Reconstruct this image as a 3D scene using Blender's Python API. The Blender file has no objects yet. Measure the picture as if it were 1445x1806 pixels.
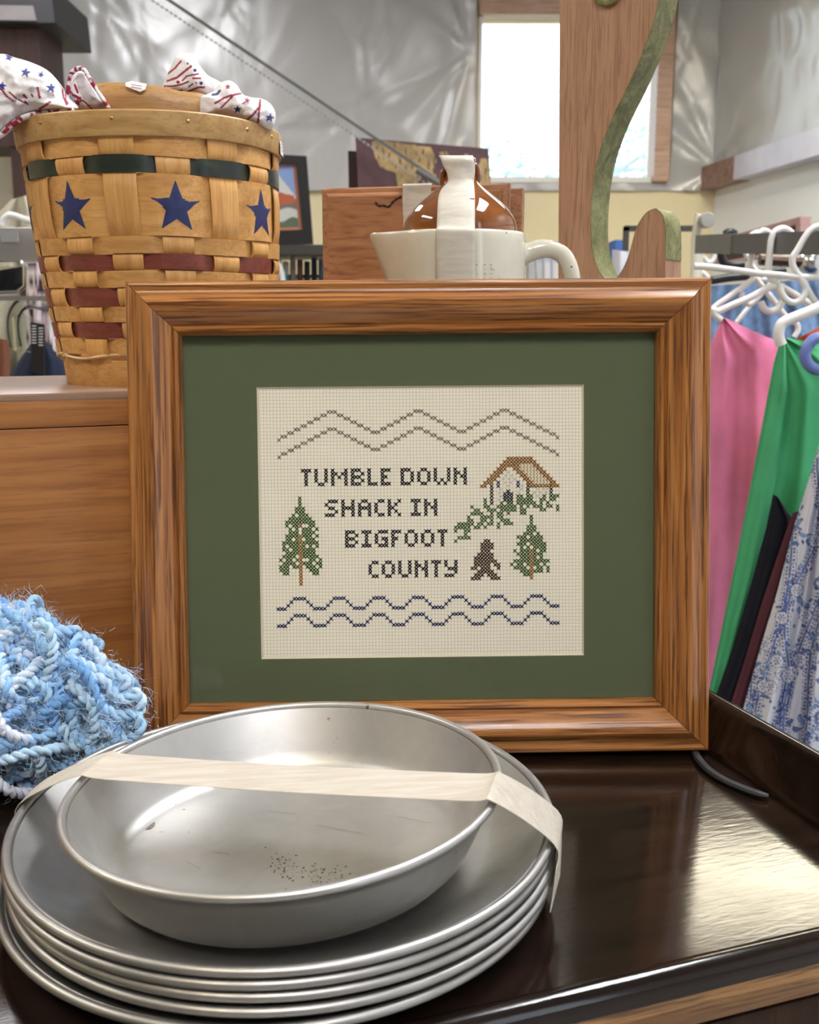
import bpy, bmesh, math, random
import numpy as np
from mathutils import Vector, Matrix, noise

random.seed(7); rng = np.random.default_rng(7)
R = math.radians
S = bpy.context.scene
COL = S.collection
T = 0.85                                   # height of the dark tray top
CH = 0.3181                                # camera above the tray
F = 1820.0; CX = 722.5; CY = 903.0         # focal length in pixels of the 1445 x 1806 frame
PITCH = math.atan(343 / F)

# ------------------------------------------------------------------ camera
cam_d = bpy.data.cameras.new('camera'); cam = bpy.data.objects.new('camera', cam_d); COL.objects.link(cam)
cam_d.sensor_fit = 'HORIZONTAL'; cam_d.sensor_width = 36; cam_d.lens = F / 1445 * 36
cam_d.clip_start = 0.02; cam_d.clip_end = 200
cam.location = (0, 0, T + CH); cam.rotation_euler = (math.pi / 2 - PITCH, 0, 0)
cam_d.dof.use_dof = True; cam_d.dof.focus_distance = 0.74; cam_d.dof.aperture_fstop = 18
S.camera = cam

# ------------------------------------------------------------------ exposure, sky
S.view_settings.view_transform = 'Standard'; S.view_settings.look = 'None'
S.view_settings.gamma = 1; S.view_settings.exposure = 0.0; S.view_settings.use_curve_mapping = False
W = bpy.data.worlds.new('sky'); S.world = W; W.use_nodes = True
bg = W.node_tree.nodes['Background']; bg.inputs[0].default_value = (0.80, 0.91, 1.0, 1); bg.inputs[1].default_value = 3.4
sun_d = bpy.data.lights.new('sun', 'SUN'); sun = bpy.data.objects.new('sun', sun_d); COL.objects.link(sun)
sun_d.energy = 4.0; sun_d.angle = R(1); sun_d.color = (1, .95, .86); sun.rotation_euler = (R(48), 0, R(200))

# fluorescent / bulb fixtures of the shop ceiling, the last one added for brightness: (x, y, length x, length y, z, colour, strength)
LAMPS = [
    ('ceiling_light', 1.75, 3.95, 1.70, 0.62, 2.86, (1.0, 0.90, 0.68), 17.0, 'warm lit ceiling light box over the clothes rail'),
    ('ceiling_light', -0.62, -1.0, 0.34, 0.34, 3.05, (1.0, 0.84, 0.56), 50.0, 'square warm ceiling light behind the viewer'),
    ('ceiling_light', 0.35, -1.3, 0.30, 1.20, 3.05, (0.98, 0.97, 1.0), 43.0, 'long cool ceiling light behind the viewer'),
    ('ceiling_light', -2.3, 0.9, 0.30, 1.50, 3.05, (1.0, 0.95, 0.87), 28.0, 'long ceiling light left of the wicker basket'),
    ('ceiling_light', -1.6, 4.0, 0.40, 1.60, 3.25, (0.98, 0.98, 1.0), 20.0, 'long ceiling light before the plastic sheeting'),
    ('ceiling_light', 1.05, 1.3, 0.40, 1.30, 3.25, (0.95, 0.97, 1.0), 48.0, 'added long ceiling light brightening the hanging garments'),  # extra lamp, added to brighten the garments and white wall at right
]

# ------------------------------------------------------------------ pixel -> world layout helpers
_cp, _sp = math.cos(PITCH), math.sin(PITCH)
CAM = Vector((0, 0, T + CH))
def ray(px, py):
    a = (px - CX) / F; b = (CY - py) / F
    return Vector((a, _cp + b * _sp, -_sp + b * _cp))
def P(px, py, Y):
    d = ray(px, py); return CAM + d * (Y / d.y)
def PZ(px, py, z):
    d = ray(px, py); return CAM + d * ((z - CAM.z) / d.z)
def PP(px, py, o, n):
    d = ray(px, py); return CAM + d * ((o - CAM).dot(n) / d.dot(n))

# ------------------------------------------------------------------ materials
MATS = {}
def nodes_of(name, rough=.5, metal=0, base=(.8, .8, .8), spec=.5):
    m = bpy.data.materials.new(name); m.use_nodes = True
    nt = m.node_tree; b = nt.nodes['Principled BSDF']
    b.inputs['Base Color'].default_value = (*base, 1); b.inputs['Roughness'].default_value = rough
    b.inputs['Metallic'].default_value = metal; b.inputs['Specular IOR Level'].default_value = spec
    return m, nt, b
def N(nt, t, **k):
    n = nt.nodes.new(t)
    for a, v in k.items():
        if a in n.inputs: n.inputs[a].default_value = v
        else: setattr(n, a, v)
    return n
def ramp(nt, fac, stops):
    r = nt.nodes.new('ShaderNodeValToRGB'); e = r.color_ramp.elements
    while len(e) < len(stops): e.new(.5)
    for i, (p, c) in enumerate(stops):
        e[i].position = p; e[i].color = (*c, 1)
    nt.links.new(fac, r.inputs[0]); return r.outputs[0]
def coords(nt, scale=(1, 1, 1), rot=(0, 0, 0)):
    tc = nt.nodes.new('ShaderNodeTexCoord'); mp = nt.nodes.new('ShaderNodeMapping')
    mp.inputs['Scale'].default_value = scale; mp.inputs['Rotation'].default_value = rot
    nt.links.new(tc.outputs['Object'], mp.inputs[0]); return mp.outputs[0]
def mixc(nt, fac, a, b, mode='MIX'):
    m = nt.nodes.new('ShaderNodeMix'); m.data_type = 'RGBA'; m.blend_type = mode
    for v, s in ((fac, 0), (a, 6), (b, 7)):
        if hasattr(v, 'is_linked'): nt.links.new(v, m.inputs[s])
        elif isinstance(v, (int, float)): m.inputs[s].default_value = v
        else: m.inputs[s].default_value = (*v, 1)
    return m.outputs[2]
def bump(nt, b, h, strength=.3, dist=.001):
    n = nt.nodes.new('ShaderNodeBump'); n.inputs['Strength'].default_value = strength; n.inputs['Distance'].default_value = dist
    nt.links.new(h, n.inputs['Height']); nt.links.new(n.outputs[0], b.inputs['Normal'])
def noise_n(nt, vec, scale, detail=4, rough=.6, dist=0):
    n = N(nt, 'ShaderNodeTexNoise', Scale=scale, Detail=detail, Roughness=rough, Distortion=dist)
    nt.links.new(vec, n.inputs['Vector']); return n.outputs[0]

def plain(name, base, rough=.5, metal=0, spec=.5, nscale=0, namp=.12, bmp=0, bscale=200):
    if name in MATS: return MATS[name]
    m, nt, b = nodes_of(name, rough, metal, base, spec)
    v = coords(nt)
    if nscale:
        f = noise_n(nt, v, nscale, 5)
        lo = tuple(c * (1 - namp) for c in base); hi = tuple(min(1, c * (1 + namp)) for c in base)
        nt.links.new(ramp(nt, f, [(.3, lo), (.7, hi)]), b.inputs['Base Color'])
    if bmp: bump(nt, b, noise_n(nt, v, bscale, 4), bmp, .001)
    MATS[name] = m; return m
def wood(name, dark, mid, light, axis='X', along=5, across=90, rough=.4, pore=.5, pore_col=None, pores=(14, 700), bmp=.15, spec=.5, dist=.5):
    if name in MATS: return MATS[name]
    m, nt, b = nodes_of(name, rough, 0, mid, spec)
    ax = 'XYZ'.index(axis)
    s = [across] * 3; s[ax] = along
    f = noise_n(nt, coords(nt, s), 1, 4, .55, dist)
    c = ramp(nt, f, [(.25, dark), (.5, mid), (.78, light)])
    s2 = [pores[1]] * 3; s2[ax] = pores[0]
    g = noise_n(nt, coords(nt, s2), 1, 3, .6, .2)
    pm = ramp(nt, g, [(.50, (0, 0, 0)), (.62, (1, 1, 1))])
    mm = N(nt, 'ShaderNodeMath', operation='MULTIPLY'); nt.links.new(pm, mm.inputs[0]); mm.inputs[1].default_value = pore
    c2 = mixc(nt, mm.outputs[0], c, pore_col or tuple(x * .45 for x in dark))
    nt.links.new(c2, b.inputs['Base Color'])
    if bmp: bump(nt, b, g, bmp, -.0006)
    MATS[name] = m; return m
def attr_mat(name, rough=.8, spec=.3, bmp=0, bscale=900, sheen=0):
    if name in MATS: return MATS[name]
    m, nt, b = nodes_of(name, rough, 0, (.8, .8, .8), spec)
    a = N(nt, 'ShaderNodeAttribute', attribute_name='Col'); nt.links.new(a.outputs['Color'], b.inputs['Base Color'])
    if sheen: b.inputs['Sheen Weight'].default_value = sheen
    if bmp: bump(nt, b, noise_n(nt, coords(nt), bscale, 3), bmp, .001)
    MATS[name] = m; return m
def emit(name, col, strength):
    m = bpy.data.materials.new(name); m.use_nodes = True; nt = m.node_tree; nt.nodes.clear()
    e = N(nt, 'ShaderNodeEmission'); e.inputs[0].default_value = (*col, 1); e.inputs[1].default_value = strength
    o = N(nt, 'ShaderNodeOutputMaterial'); nt.links.new(e.outputs[0], o.inputs[0]); return m
def glass_mat(name, tint=(1, 1, 1), rough=.02, fac=None, ior=1.5):
    if name in MATS: return MATS[name]
    m = bpy.data.materials.new(name); m.use_nodes = True; nt = m.node_tree; nt.nodes.clear()
    t = N(nt, 'ShaderNodeBsdfTransparent'); t.inputs[0].default_value = (*tint, 1)
    g = N(nt, 'ShaderNodeBsdfGlossy'); g.inputs['Roughness'].default_value = rough
    mx = N(nt, 'ShaderNodeMixShader'); o = N(nt, 'ShaderNodeOutputMaterial')
    if fac is None:
        f = N(nt, 'ShaderNodeFresnel', IOR=ior); nt.links.new(f.outputs[0], mx.inputs[0])
    else: mx.inputs[0].default_value = fac
    nt.links.new(t.outputs[0], mx.inputs[1]); nt.links.new(g.outputs[0], mx.inputs[2]); nt.links.new(mx.outputs[0], o.inputs[0])
    MATS[name] = m; return m

# ------------------------------------------------------------------ mesh building
class MB:
    def __init__(s): s.v = []; s.f = []; s.col = None
    def add(s, vs, fs):
        o = len(s.v); s.v += [tuple(v) for v in vs]; s.f += [tuple(i + o for i in f) for f in fs]; return s
    def box(s, lo, hi, M=None, bev=0):
        (x0, y0, z0), (x1, y1, z1) = lo, hi
        if bev <= 0:
            vs = [Vector(p) for p in ((x0, y0, z0), (x1, y0, z0), (x1, y1, z0), (x0, y1, z0), (x0, y0, z1), (x1, y0, z1), (x1, y1, z1), (x0, y1, z1))]
            fs = [(0, 3, 2, 1), (4, 5, 6, 7), (0, 1, 5, 4), (1, 2, 6, 5), (2, 3, 7, 6), (3, 0, 4, 7)]
        else:
            bm = bmesh.new(); bmesh.ops.create_cube(bm, size=1)
            for v in bm.verts: v.co = Vector(((x0 + x1) / 2 + v.co.x * (x1 - x0), (y0 + y1) / 2 + v.co.y * (y1 - y0), (z0 + z1) / 2 + v.co.z * (z1 - z0)))
            bmesh.ops.bevel(bm, geom=bm.edges[:], offset=bev, segments=2, profile=.6, affect='EDGES')
            bm.verts.index_update(); vs = [v.co.copy() for v in bm.verts]; fs = [[v.index for v in f.verts] for f in bm.faces]; bm.free()
        if M is not None: vs = [M @ v for v in vs]
        return s.add(vs, fs)
    def tube(s, pts, r, n=8, closed=False, caps=True, flat=1.0):
        pts = [Vector(p) for p in pts]; m = len(pts)
        rs = r if isinstance(r, (list, tuple)) else [r] * m
        vs = []; prev = None
        for i, p in enumerate(pts):
            if closed: d = pts[(i + 1) % m] - pts[i - 1]
            else: d = pts[min(i + 1, m - 1)] - pts[max(i - 1, 0)]
            if d.length < 1e-9: d = Vector((0, 0, 1))
            d.normalize()
            if prev is None:
                u = d.orthogonal().normalized()
                if flat != 1.0:
                    u = Vector((0, 0, 1)); u = (u - d * u.dot(d)); u = u.normalized() if u.length > 1e-4 else d.orthogonal().normalized()
            else:
                u = prev - d * prev.dot(d); u = u.normalized() if u.length > 1e-6 else d.orthogonal().normalized()
            prev = u; w = d.cross(u)
            for k in range(n):
                a = 2 * math.pi * k / n; vs.append(p + (u * math.cos(a) * flat + w * math.sin(a)) * rs[i])
        fs = []
        for i in range(m if closed else m - 1):
            j = (i + 1) % m
            for k in range(n):
                k2 = (k + 1) % n; fs.append((i * n + k, i * n + k2, j * n + k2, j * n + k))
        if caps and not closed: fs += [tuple(range(n))[::-1], tuple((m - 1) * n + k for k in range(n))]
        return s.add(vs, fs)
    def lathe(s, prof, n=96, c=(0, 0, 0), M=None, close=False):
        vs = []; c = Vector(c)
        for r, z in prof:
            for k in range(n):
                a = 2 * math.pi * k / n; p = Vector((r * math.cos(a), r * math.sin(a), z)) + c; vs.append(M @ p if M is not None else p)
        fs = []; m = len(prof)
        for i in range(m if close else m - 1):
            j = (i + 1) % m
            for k in range(n):
                k2 = (k + 1) % n; fs.append((i * n + k, i * n + k2, j * n + k2, j * n + k))
        if not close:
            if prof[0][0] > 1e-5: fs.append(tuple(range(n))[::-1])
            if prof[-1][0] > 1e-5: fs.append(tuple((m - 1) * n + k for k in range(n)))
        return s.add(vs, fs)
    def grid(s, rows, wrap=False):
        m = len(rows); n = len(rows[0]); vs = [p for r in rows for p in r]; fs = []
        for i in range(m - 1):
            for k in range(n if wrap else n - 1):
                k2 = (k + 1) % n; fs.append((i * n + k, i * n + k2, (i + 1) * n + k2, (i + 1) * n + k))
        return s.add(vs, fs)
    def prism(s, pts, off):
        """closed polygon of 3D points extruded by the vector off"""
        n = len(pts); off = Vector(off); a = [Vector(p) for p in pts]; b = [p + off for p in a]
        return s.add(a + b, [tuple(range(n)), tuple(range(2 * n - 1, n - 1, -1))] + [(i, i + n, (i + 1) % n + n, (i + 1) % n) for i in range(n)])
    def build(s, name, mat, root=None, smooth=True, angle=40, world=True, fix=True):
        me = bpy.data.meshes.new(name)
        v = s.v
        if root is not None and world:
            inv = ROOTM[root.name].inverted(); v = [tuple(inv @ Vector(p)) for p in v]
        me.from_pydata(v, [], s.f); me.update()
        if fix:
            bm = bmesh.new(); bm.from_mesh(me); bmesh.ops.recalc_face_normals(bm, faces=bm.faces[:]); bm.to_mesh(me); bm.free()
        if s.col is not None:
            a = me.attributes.new('Col', 'FLOAT_COLOR', 'POINT'); c = np.ones((len(v), 4), np.float32); c[:, :3] = s.col; a.data.foreach_set('color', c.ravel())
        if mat: me.materials.append(mat)
        if smooth:
            me.polygons.foreach_set('use_smooth', [True] * len(me.polygons))
            try: me.set_sharp_from_angle(angle=R(angle))
            except Exception: pass
        o = bpy.data.objects.new(name, me); COL.objects.link(o)
        if root is not None: o.parent = root
        return o
ROOTM = {}
def tag(o, label=None, cat=None, group=None, kind=None):
    if label: o['label'] = label
    if cat: o['category'] = cat
    if group: o['group'] = group
    if kind: o['kind'] = kind
    return o
def thing(name, label, cat, loc=(0, 0, 0), M=None, group=None):
    o = bpy.data.objects.new(name, None); COL.objects.link(o); o.empty_display_size = .05
    m = M if M is not None else Matrix.Translation(Vector(loc))
    o.matrix_world = m; ROOTM[o.name] = m.copy()
    return tag(o, label, cat, group)
def spline(pts, n=8, closed=False):
    """Catmull-Rom through points"""
    pts = [Vector(p) for p in pts]; m = len(pts); out = []
    for i in range(m if closed else m - 1):
        if closed: a, b, c, d = pts[i - 1], pts[i], pts[(i + 1) % m], pts[(i + 2) % m]
        else: a, b, c, d = pts[max(i - 1, 0)], pts[i], pts[i + 1], pts[min(i + 2, m - 1)]
        for k in range(n):
            t = k / n
            out.append(.5 * ((2 * b) + (c - a) * t + (2 * a - 5 * b + 4 * c - d) * t * t + (3 * b - a - 3 * c + d) * t ** 3))
    if not closed: out.append(pts[-1])
    return out
def spl2(pts, n=8, closed=False):
    return [(p.x, p.y) for p in spline([(a, b, 0) for a, b in pts], n, closed)]
def lerp(xs, ys, x): return float(np.interp(x, xs, ys))

# painting (print on cloth and pictures) ---------------------------------------------
def star_mask(x, y, cx, cy, r, rot=0.0, inner=.42):
    dx, dy = x - cx, y - cy; rr = np.hypot(dx, dy); a = np.arctan2(dx, -dy) - rot
    k = np.abs(((a / (2 * np.pi / 5)) + .5) % 1 - .5) * (2 * np.pi / 5)
    x1, y1 = 1.0, 0.0; x2, y2 = inner * np.cos(np.pi / 5), inner * np.sin(np.pi / 5)
    px_, py_ = rr * np.cos(k) / r, rr * np.sin(k) / r
    return ((x2 - x1) * (py_ - y1) - (y2 - y1) * (px_ - x1)) > 0
def seg_mask(x, y, pts, w):
    m = np.zeros(x.shape, bool)
    for (x0, y0), (x1, y1) in zip(pts[:-1], pts[1:]):
        dx, dy = x1 - x0, y1 - y0; L = dx * dx + dy * dy + 1e-9
        t = np.clip(((x - x0) * dx + (y - y0) * dy) / L, 0, 1)
        m |= np.hypot(x - x0 - t * dx, y - y0 - t * dy) < w
    return m
def poly_mask(x, y, pts):
    m = np.zeros(x.shape, bool); n = len(pts)
    for i in range(n):
        (x0, y0), (x1, y1) = pts[i], pts[(i + 1) % n]
        if y0 == y1: continue
        c = ((y0 > y) != (y1 > y)) & (x < (x1 - x0) * (y - y0) / (y1 - y0) + x0); m ^= c
    return m
def wnoise(x, y, s=1.0, seed=0, oct=4):
    r = np.random.default_rng(seed); v = np.zeros_like(x, dtype=float); amp = 1.0; f = s
    for o in range(oct):
        for k in range(3):
            a = r.uniform(0, 6.28); p = r.uniform(0, 6.28); q = r.uniform(.7, 1.4)
            v += amp * np.sin((x * math.cos(a) + y * math.sin(a)) * f * q + p + 1.3 * np.sin((x * math.sin(a) - y * math.cos(a)) * f * .7 + p * 2))
        amp *= .55; f *= 2.1
    return v / 4.5

# ================================================================== STRUCTURE
def struct(name, mb, mat, parent=None, **k):
    o = mb.build(name, mat, parent, world=False, **k)
    if parent is None: o['kind'] = 'structure'
    return o
YB = 6.0
concrete = plain('concrete', (.30, .28, .26), .7, nscale=3, namp=.2)
cream = plain('cream_paint', (.80, .70, .46), .7, nscale=2, namp=.06)
white_paint = plain('white_paint', (.86, .89, .94), .6, nscale=2, namp=.03)
m, nt, b = nodes_of('vinyl_sheet', .30, 0, (.56, .56, .57), .6)
v = coords(nt); bump(nt, b, noise_n(nt, v, 2.2, 3, .5, 1.0), .3, .04)
nt.links.new(ramp(nt, noise_n(nt, v, .9, 3), [(.3, (.45, .45, .46)), (.7, (.55, .55, .555))]), b.inputs['Base Color'])
b.inputs['Metallic'].default_value = .12
vinyl = m
XL, XR0 = -4.6, 1.708
def wall_right_x(Y): return XR0 + (YB - Y) * 0.137
struct('floor', MB().box((XL - .2, -4.2, -.1), (3.6, YB + .2, 0)), concrete, smooth=False)
struct('ceiling', MB().box((XL - .2, -4.2, 3.62), (3.6, YB + .2, 3.72)), plain('ceiling_vinyl', (.66, .66, .66), .5, nscale=2), smooth=False)
struct('wall_left', MB().box((XL - .2, -4.2, 0), (XL, YB, 3.62)), cream, smooth=False)
struct('wall_front', MB().box((XL, -4.2, 0), (3.4, -4.05, 3.62)), plain('brown_paint', (.20, .17, .14), .7, nscale=2), smooth=False)
# window opening on the far wall
wl, wr = P(843, 200, YB).x, P(1181, 200, YB).x
wb, wt = P(900, 322, YB).z, P(900, 4, YB).z
zs = P(900, 337, YB).z                                             # where the sheeting ends above the yellow wall
mb = MB()
mb.box((XL, YB, 0), (3.4, YB + .16, wb)); mb.box((XL, YB, wt), (3.4, YB + .16, 3.62))
mb.box((XL, YB, wb), (wl, YB + .16, wt)); mb.box((wr, YB, wb), (3.4, YB + .16, wt))
wall_back = struct('wall_back', mb, cream, smooth=False)
def creases(u, w, seed, n=60, amp=.02, region=((-5, 2), (2, 3.6))):
    r = np.random.default_rng(seed); h = np.zeros_like(u)
    for i in range(n):
        cx = r.uniform(*region[0]); cy = r.uniform(*region[1]); a = r.uniform(-1.2, 1.2) + (math.pi / 2 if r.random() < .75 else 0)
        L = r.uniform(.25, .9); wd = r.uniform(.012, .05)
        du = (u - cx) * math.cos(a) + (w - cy) * math.sin(a); dv = -(u - cx) * math.sin(a) + (w - cy) * math.cos(a) + .12 * np.sin(3 * du + i)
        h += r.uniform(.3, 1) * amp * np.exp(-(dv / wd) ** 2 * .5) * np.exp(-(du / L) ** 2) * r.choice([-1, 1])
    return h
def sheet(name, u0, u1, z0, z1, mk, seed, hole=None, n=70, du=.022, tight=None, parent=None, amp=.010):
    nu = int((u1 - u0) / du); nz = int((z1 - z0) / du)
    U, Z = np.meshgrid(np.linspace(u0, u1, nu), np.linspace(z0, z1, nz))
    H = .03 + .012 * wnoise(U, Z, 1.6, seed, 3) + creases(U, Z, seed, n, amp, ((u0, u1), (z0, z1)))
    if tight:
        for (tu, tz, na, am) in tight:                              # folds that radiate from a pinned corner
            rr = np.hypot(U - tu, Z - tz); an = np.arctan2(Z - tz, U - tu)
            H += am * np.exp(-rr / .75) * np.minimum(rr / .12, 1) * np.sin(an * na + 2 * np.sin(an * 3))
    H = np.maximum(H, .004)
    mb = MB(); idx = np.arange(nu * nz).reshape(nz, nu)
    mb.v = [mk(float(U[j, i]), float(Z[j, i]), float(H[j, i])) for j in range(nz) for i in range(nu)]
    for j in range(nz - 1):
        for i in range(nu - 1):
            if hole:
                uc = (U[j, i] + U[j, i + 1]) / 2; zc = (Z[j, i] + Z[j + 1, i]) / 2
                if hole[0] < uc < hole[1] and hole[2] < zc < hole[3]: continue
            mb.f.append((idx[j, i], idx[j, i + 1], idx[j + 1, i + 1], idx[j + 1, i]))
    return mb.build(name, vinyl, parent, world=False, angle=180, fix=False)
sheet('plastic_sheet', -4.2, XR0, zs, 3.6, lambda u, z, h: (u, YB - h, z), 3, (wl - .01, wr + .01, wb - .01, wt + .01), 120, .02,
      [(XR0, P(1240, 300, YB).z, 9, .012), (wl - .05, 2.6, 7, .012)], wall_back)
# right hand wall: white below, a capped beam, sheeting above
dR = Vector((.137, -1, 0)).normalized(); nR = Vector((-dR.y * -1, 0, 0)); nR = Vector((-1, -.137, 0)).normalized()
A0 = Vector((XR0, YB, 0)); A1 = A0 + dR * 8.5
mb = MB(); mb.prism([A0, A1, A1 + Vector((0, 0, 3.62)), A0 + Vector((0, 0, 3.62))], nR * -.15)
wall_right = struct('wall_right', mb, white_paint, smooth=False)
zb0, zb1 = P(1240, 335, YB).z, P(1238, 296, YB).z
m, nt, b = nodes_of('lavender_beam', .35, 0, (.55, .54, .68)); bump(nt, b, noise_n(nt, coords(nt, (3, 40, 40)), 1), .1)
nt.links.new(ramp(nt, noise_n(nt, coords(nt), 5, 3), [(.3, (.50, .49, .63)), (.7, (.62, .61, .74))]), b.inputs['Base Color'])
mb = MB(); a = A0 + nR * .09 + Vector((0, 0, zb0)); mb.prism([a, a + dR * 6.5, a + dR * 6.5 + Vector((0, 0, zb1 - zb0)), a + Vector((0, 0, zb1 - zb0))], nR * -.085)
beam = struct('trim_1', mb, m, smooth=False)
mb = MB(); a = A0 + nR * .092 + Vector((0, 0, zb0 - .004)) - dR * -.002; mb.prism([a, a + dR * .42, a + dR * .42 + Vector((0, 0, zb1 - zb0 + .004)), a + Vector((0, 0, zb1 - zb0 + .004))], nR * -.09)
o = struct('end_board', mb, wood('beam_end', (.16, .08, .06), (.30, .17, .13), (.42, .27, .22), 'X', 3, 30), beam, smooth=False); o['label'] = 'bare brown end of the painted beam'
sheet('plastic_sheet', 0.03, 6.0, zb1 + .005, 3.6, lambda u, z, h: tuple(A0 + dR * u + nR * h + Vector((0, 0, z))), 11, None, 120, .028,
      [(0.03, zb1, 11, .014)], wall_right)
# window: trim, pane, meeting bar
win = thing('window_1', None, None, (0, YB, 0)); win['kind'] = 'structure'
pine = wood('pine_trim', (.42, .24, .17), (.56, .36, .27), (.66, .46, .37), 'X', 3, 40, .45)
t_ = .07
MB().box((wl, YB - .055, wt - .075), (wr, YB + .14, wt)).build('head_trim', pine, win, smooth=False)
MB().box((wr - .085, YB - .055, wb), (wr, YB + .14, wt - .075)).build('jamb_trim', pine, win, smooth=False)
MB().box((wl, YB - .01, wb), (wl + .02, YB + .14, wt - .075)).build('jamb_trim', plain('white_vinyl', (.85, .86, .88), .4), win, smooth=False)
MB().box((wl + .02, YB - .01, wb), (wr - .085, YB + .14, wb + .03)).build('window_sill', plain('white_vinyl', (.85, .86, .88), .4), win, smooth=False)
MB().box((wl + .02, YB + .10, wb + .03), (wr - .085, YB + .104, wt - .075)).build('pane', glass_mat('window_glass', (.98, 1, 1)), win, smooth=False)
# ground and trees outside the window
struct('ground', MB().box((-30, YB + .2, -.2), (30, 60, -.05)), plain('dry_grass', (.55, .52, .34), .9, nscale=1), smooth=False)
leaf = plain('pale_leaves', (.40, .58, .62), .6, nscale=6, namp=.3)
bark = plain('grey_bark', (.42, .46, .48), .8, nscale=8, namp=.3)
def tree(name, x, y, h, rad, seed, label, nleaf=1500):
    r = random.Random(seed); t = thing(name, label, 'tree', (x, y, -.05), group=None)
    mb = MB(); tips = []
    base = Vector((x, y, -.05))
    mb.tube(spline([base, base + Vector((.1, 0, h * .3)), base + Vector((-.05, 0, h * .55)), base + Vector((.1, 0, h * .8))], 6), [.16 - .13 * i / 18 for i in range(19)], 8)
    for i in range(9):
        a = r.uniform(0, 6.28); z = h * r.uniform(.35, .75); e = base + Vector((math.cos(a) * rad * .9, math.sin(a) * rad * .9, z + rad * r.uniform(.2, .7)))
        pts = spline([base + Vector((0, 0, z)), base + Vector((math.cos(a) * rad * .4, math.sin(a) * rad * .4, z + .2)), e], 5)
        mb.tube(pts, [.06 - .045 * k / (len(pts) - 1) for k in range(len(pts))], 6); tips += pts[4:]
    mb.build('trunk', bark, t)
    mb = MB()
    for i in range(nleaf):
        c = r.choice(tips) + Vector((r.gauss(0, .3), r.gauss(0, .3), r.gauss(0, .28)))
        q = Matrix.Rotation(r.uniform(0, 6.28), 3, 'Z') @ Matrix.Rotation(r.uniform(-1.2, 1.2), 3, 'X'); s = r.uniform(.035, .085)
        mb.add([c + q @ Vector(p) * s for p in ((-1, 0, 0), (0, -.5, .1), (1, 0, 0), (0, .5, .1))], [(0, 1, 2, 3)])
    o = mb.build('foliage', leaf, t, smooth=False, fix=False); o['kind'] = 'stuff'
tree('tree', 1.9, 13.0, 3.7, 1.3, 2, 'thin pale tree seen through the middle of the window')
tree('tree', 4.4, 16.0, 4.6, 1.5, 5, 'pale leafy tree seen through the right of the window', 1900)

# shop ceiling lamps and the added one at right
for i, (nm, x, y, lx, ly, z, c, st, lab) in enumerate(LAMPS):
    t = thing(nm, lab, 'lamp', (x, y, z))
    MB().box((x - lx / 2 - .03, y - ly / 2 - .03, z), (x + lx / 2 + .03, y + ly / 2 + .03, z + .08)).build('housing', plain('lamp_white', (.8, .8, .8), .5), t, smooth=False)
    MB().box((x - lx / 2, y - ly / 2, z - .012), (x + lx / 2, y + ly / 2, z)).build('diffuser', emit('lamp_glow_%d' % i, c, st), t, smooth=False)
    for q in (-1, 1): MB().tube([(x + q * lx / 3, y, z + .08), (x + q * lx / 3, y, 3.62)], .006, 6).build('hanging_rod', plain('lamp_white', (.8, .8, .8)), t)

# ================================================================== DARK TRAY AND THE DRESSER UNDER IT
YAW = R(19)
e1 = Vector((math.cos(YAW), math.sin(YAW), 0)); e2 = Vector((-math.sin(YAW), math.cos(YAW), 0))
K = e1 * .4346 + e2 * .3995
TM = Matrix.Translation(Vector((K.x, K.y, T))) @ Matrix.Rotation(YAW, 4, 'Z')
m, nt, b = nodes_of('dark_lacquer', .16, 0, (.022, .012, .008), .46)
f = noise_n(nt, coords(nt, (6, 60, 60)), 1, 4, .6, .4)
nt.links.new(ramp(nt, f, [(.3, (.006, .0035, .0025)), (.7, (.017, .009, .006))]), b.inputs['Base Color'])
g1 = noise_n(nt, coords(nt, (60, 260, 260)), 1, 3, .6, .3); bump(nt, b, g1, .13, .0005)
nt.links.new(ramp(nt, noise_n(nt, coords(nt, (9, 14, 14)), 1, 3), [(.3, (.08, .08, .08)), (.7, (.17, .17, .17))]), b.inputs['Roughness'])
lacquer = m
tray = thing('dark_tray', 'glossy dark brown wooden tray top with a raised lip, under the plates and frame', 'tray', M=TM)
TL = -.98; TB = .400
def tl(x, y, z): return TM @ Vector((x, y, z))
MB().box((TL, 0, -.0115), (.008, TB, 0)).build('top_board', lacquer, tray, world=False, smooth=False)
prof = [(0, -.0115), (0.0, -.0), (.0, .002), (.003, .006), (.0105, .033), (.012, .0365), (.0155, .0385), (.020, .0375), (.0225, .034), (.0225, -.0115)]
mb = MB(); mb.grid([[(.008 + x, y, z) for x, z in prof] for y in (-.013, .1, .25, TB)]); mb.f += [tuple(range(10)), tuple(range(39, 29, -1))]
o = mb.build('side_rail', lacquer, tray, world=False, angle=50)
prof = [(0, -.0002), (-.002, .0022), (-.005, .0036), (-.009, .0030), (-.0125, .0004), (-.0135, -.0035), (-.0128, -.007), (-.012, -.0115), (0, -.0115)]
mb = MB(); mb.grid([[(x, y, z) for y, z in prof] for x in (TL, -.5, .03)]); mb.f += [tuple(range(9)), tuple(range(26, 17, -1))]
mb.build('front_lip', lacquer, tray, world=False, angle=50)
oak_d = wood('dresser_oak', (.15, .07, .028), (.34, .18, .07), (.46, .27, .12), 'X', 5, 130, .38, .75, (.06, .03, .014), (20, 650))
dark_w = wood('dresser_dark', (.02, .011, .008), (.034, .017, .011), (.05, .026, .016), 'Z', 6, 70, .5, .3, spec=.15)
dres = thing('oak_dresser', 'oak edged dresser carrying the dark tray, lower right', 'dresser', M=Matrix.Translation(Vector((K.x, K.y, 0))) @ Matrix.Rotation(YAW, 4, 'Z'))
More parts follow.
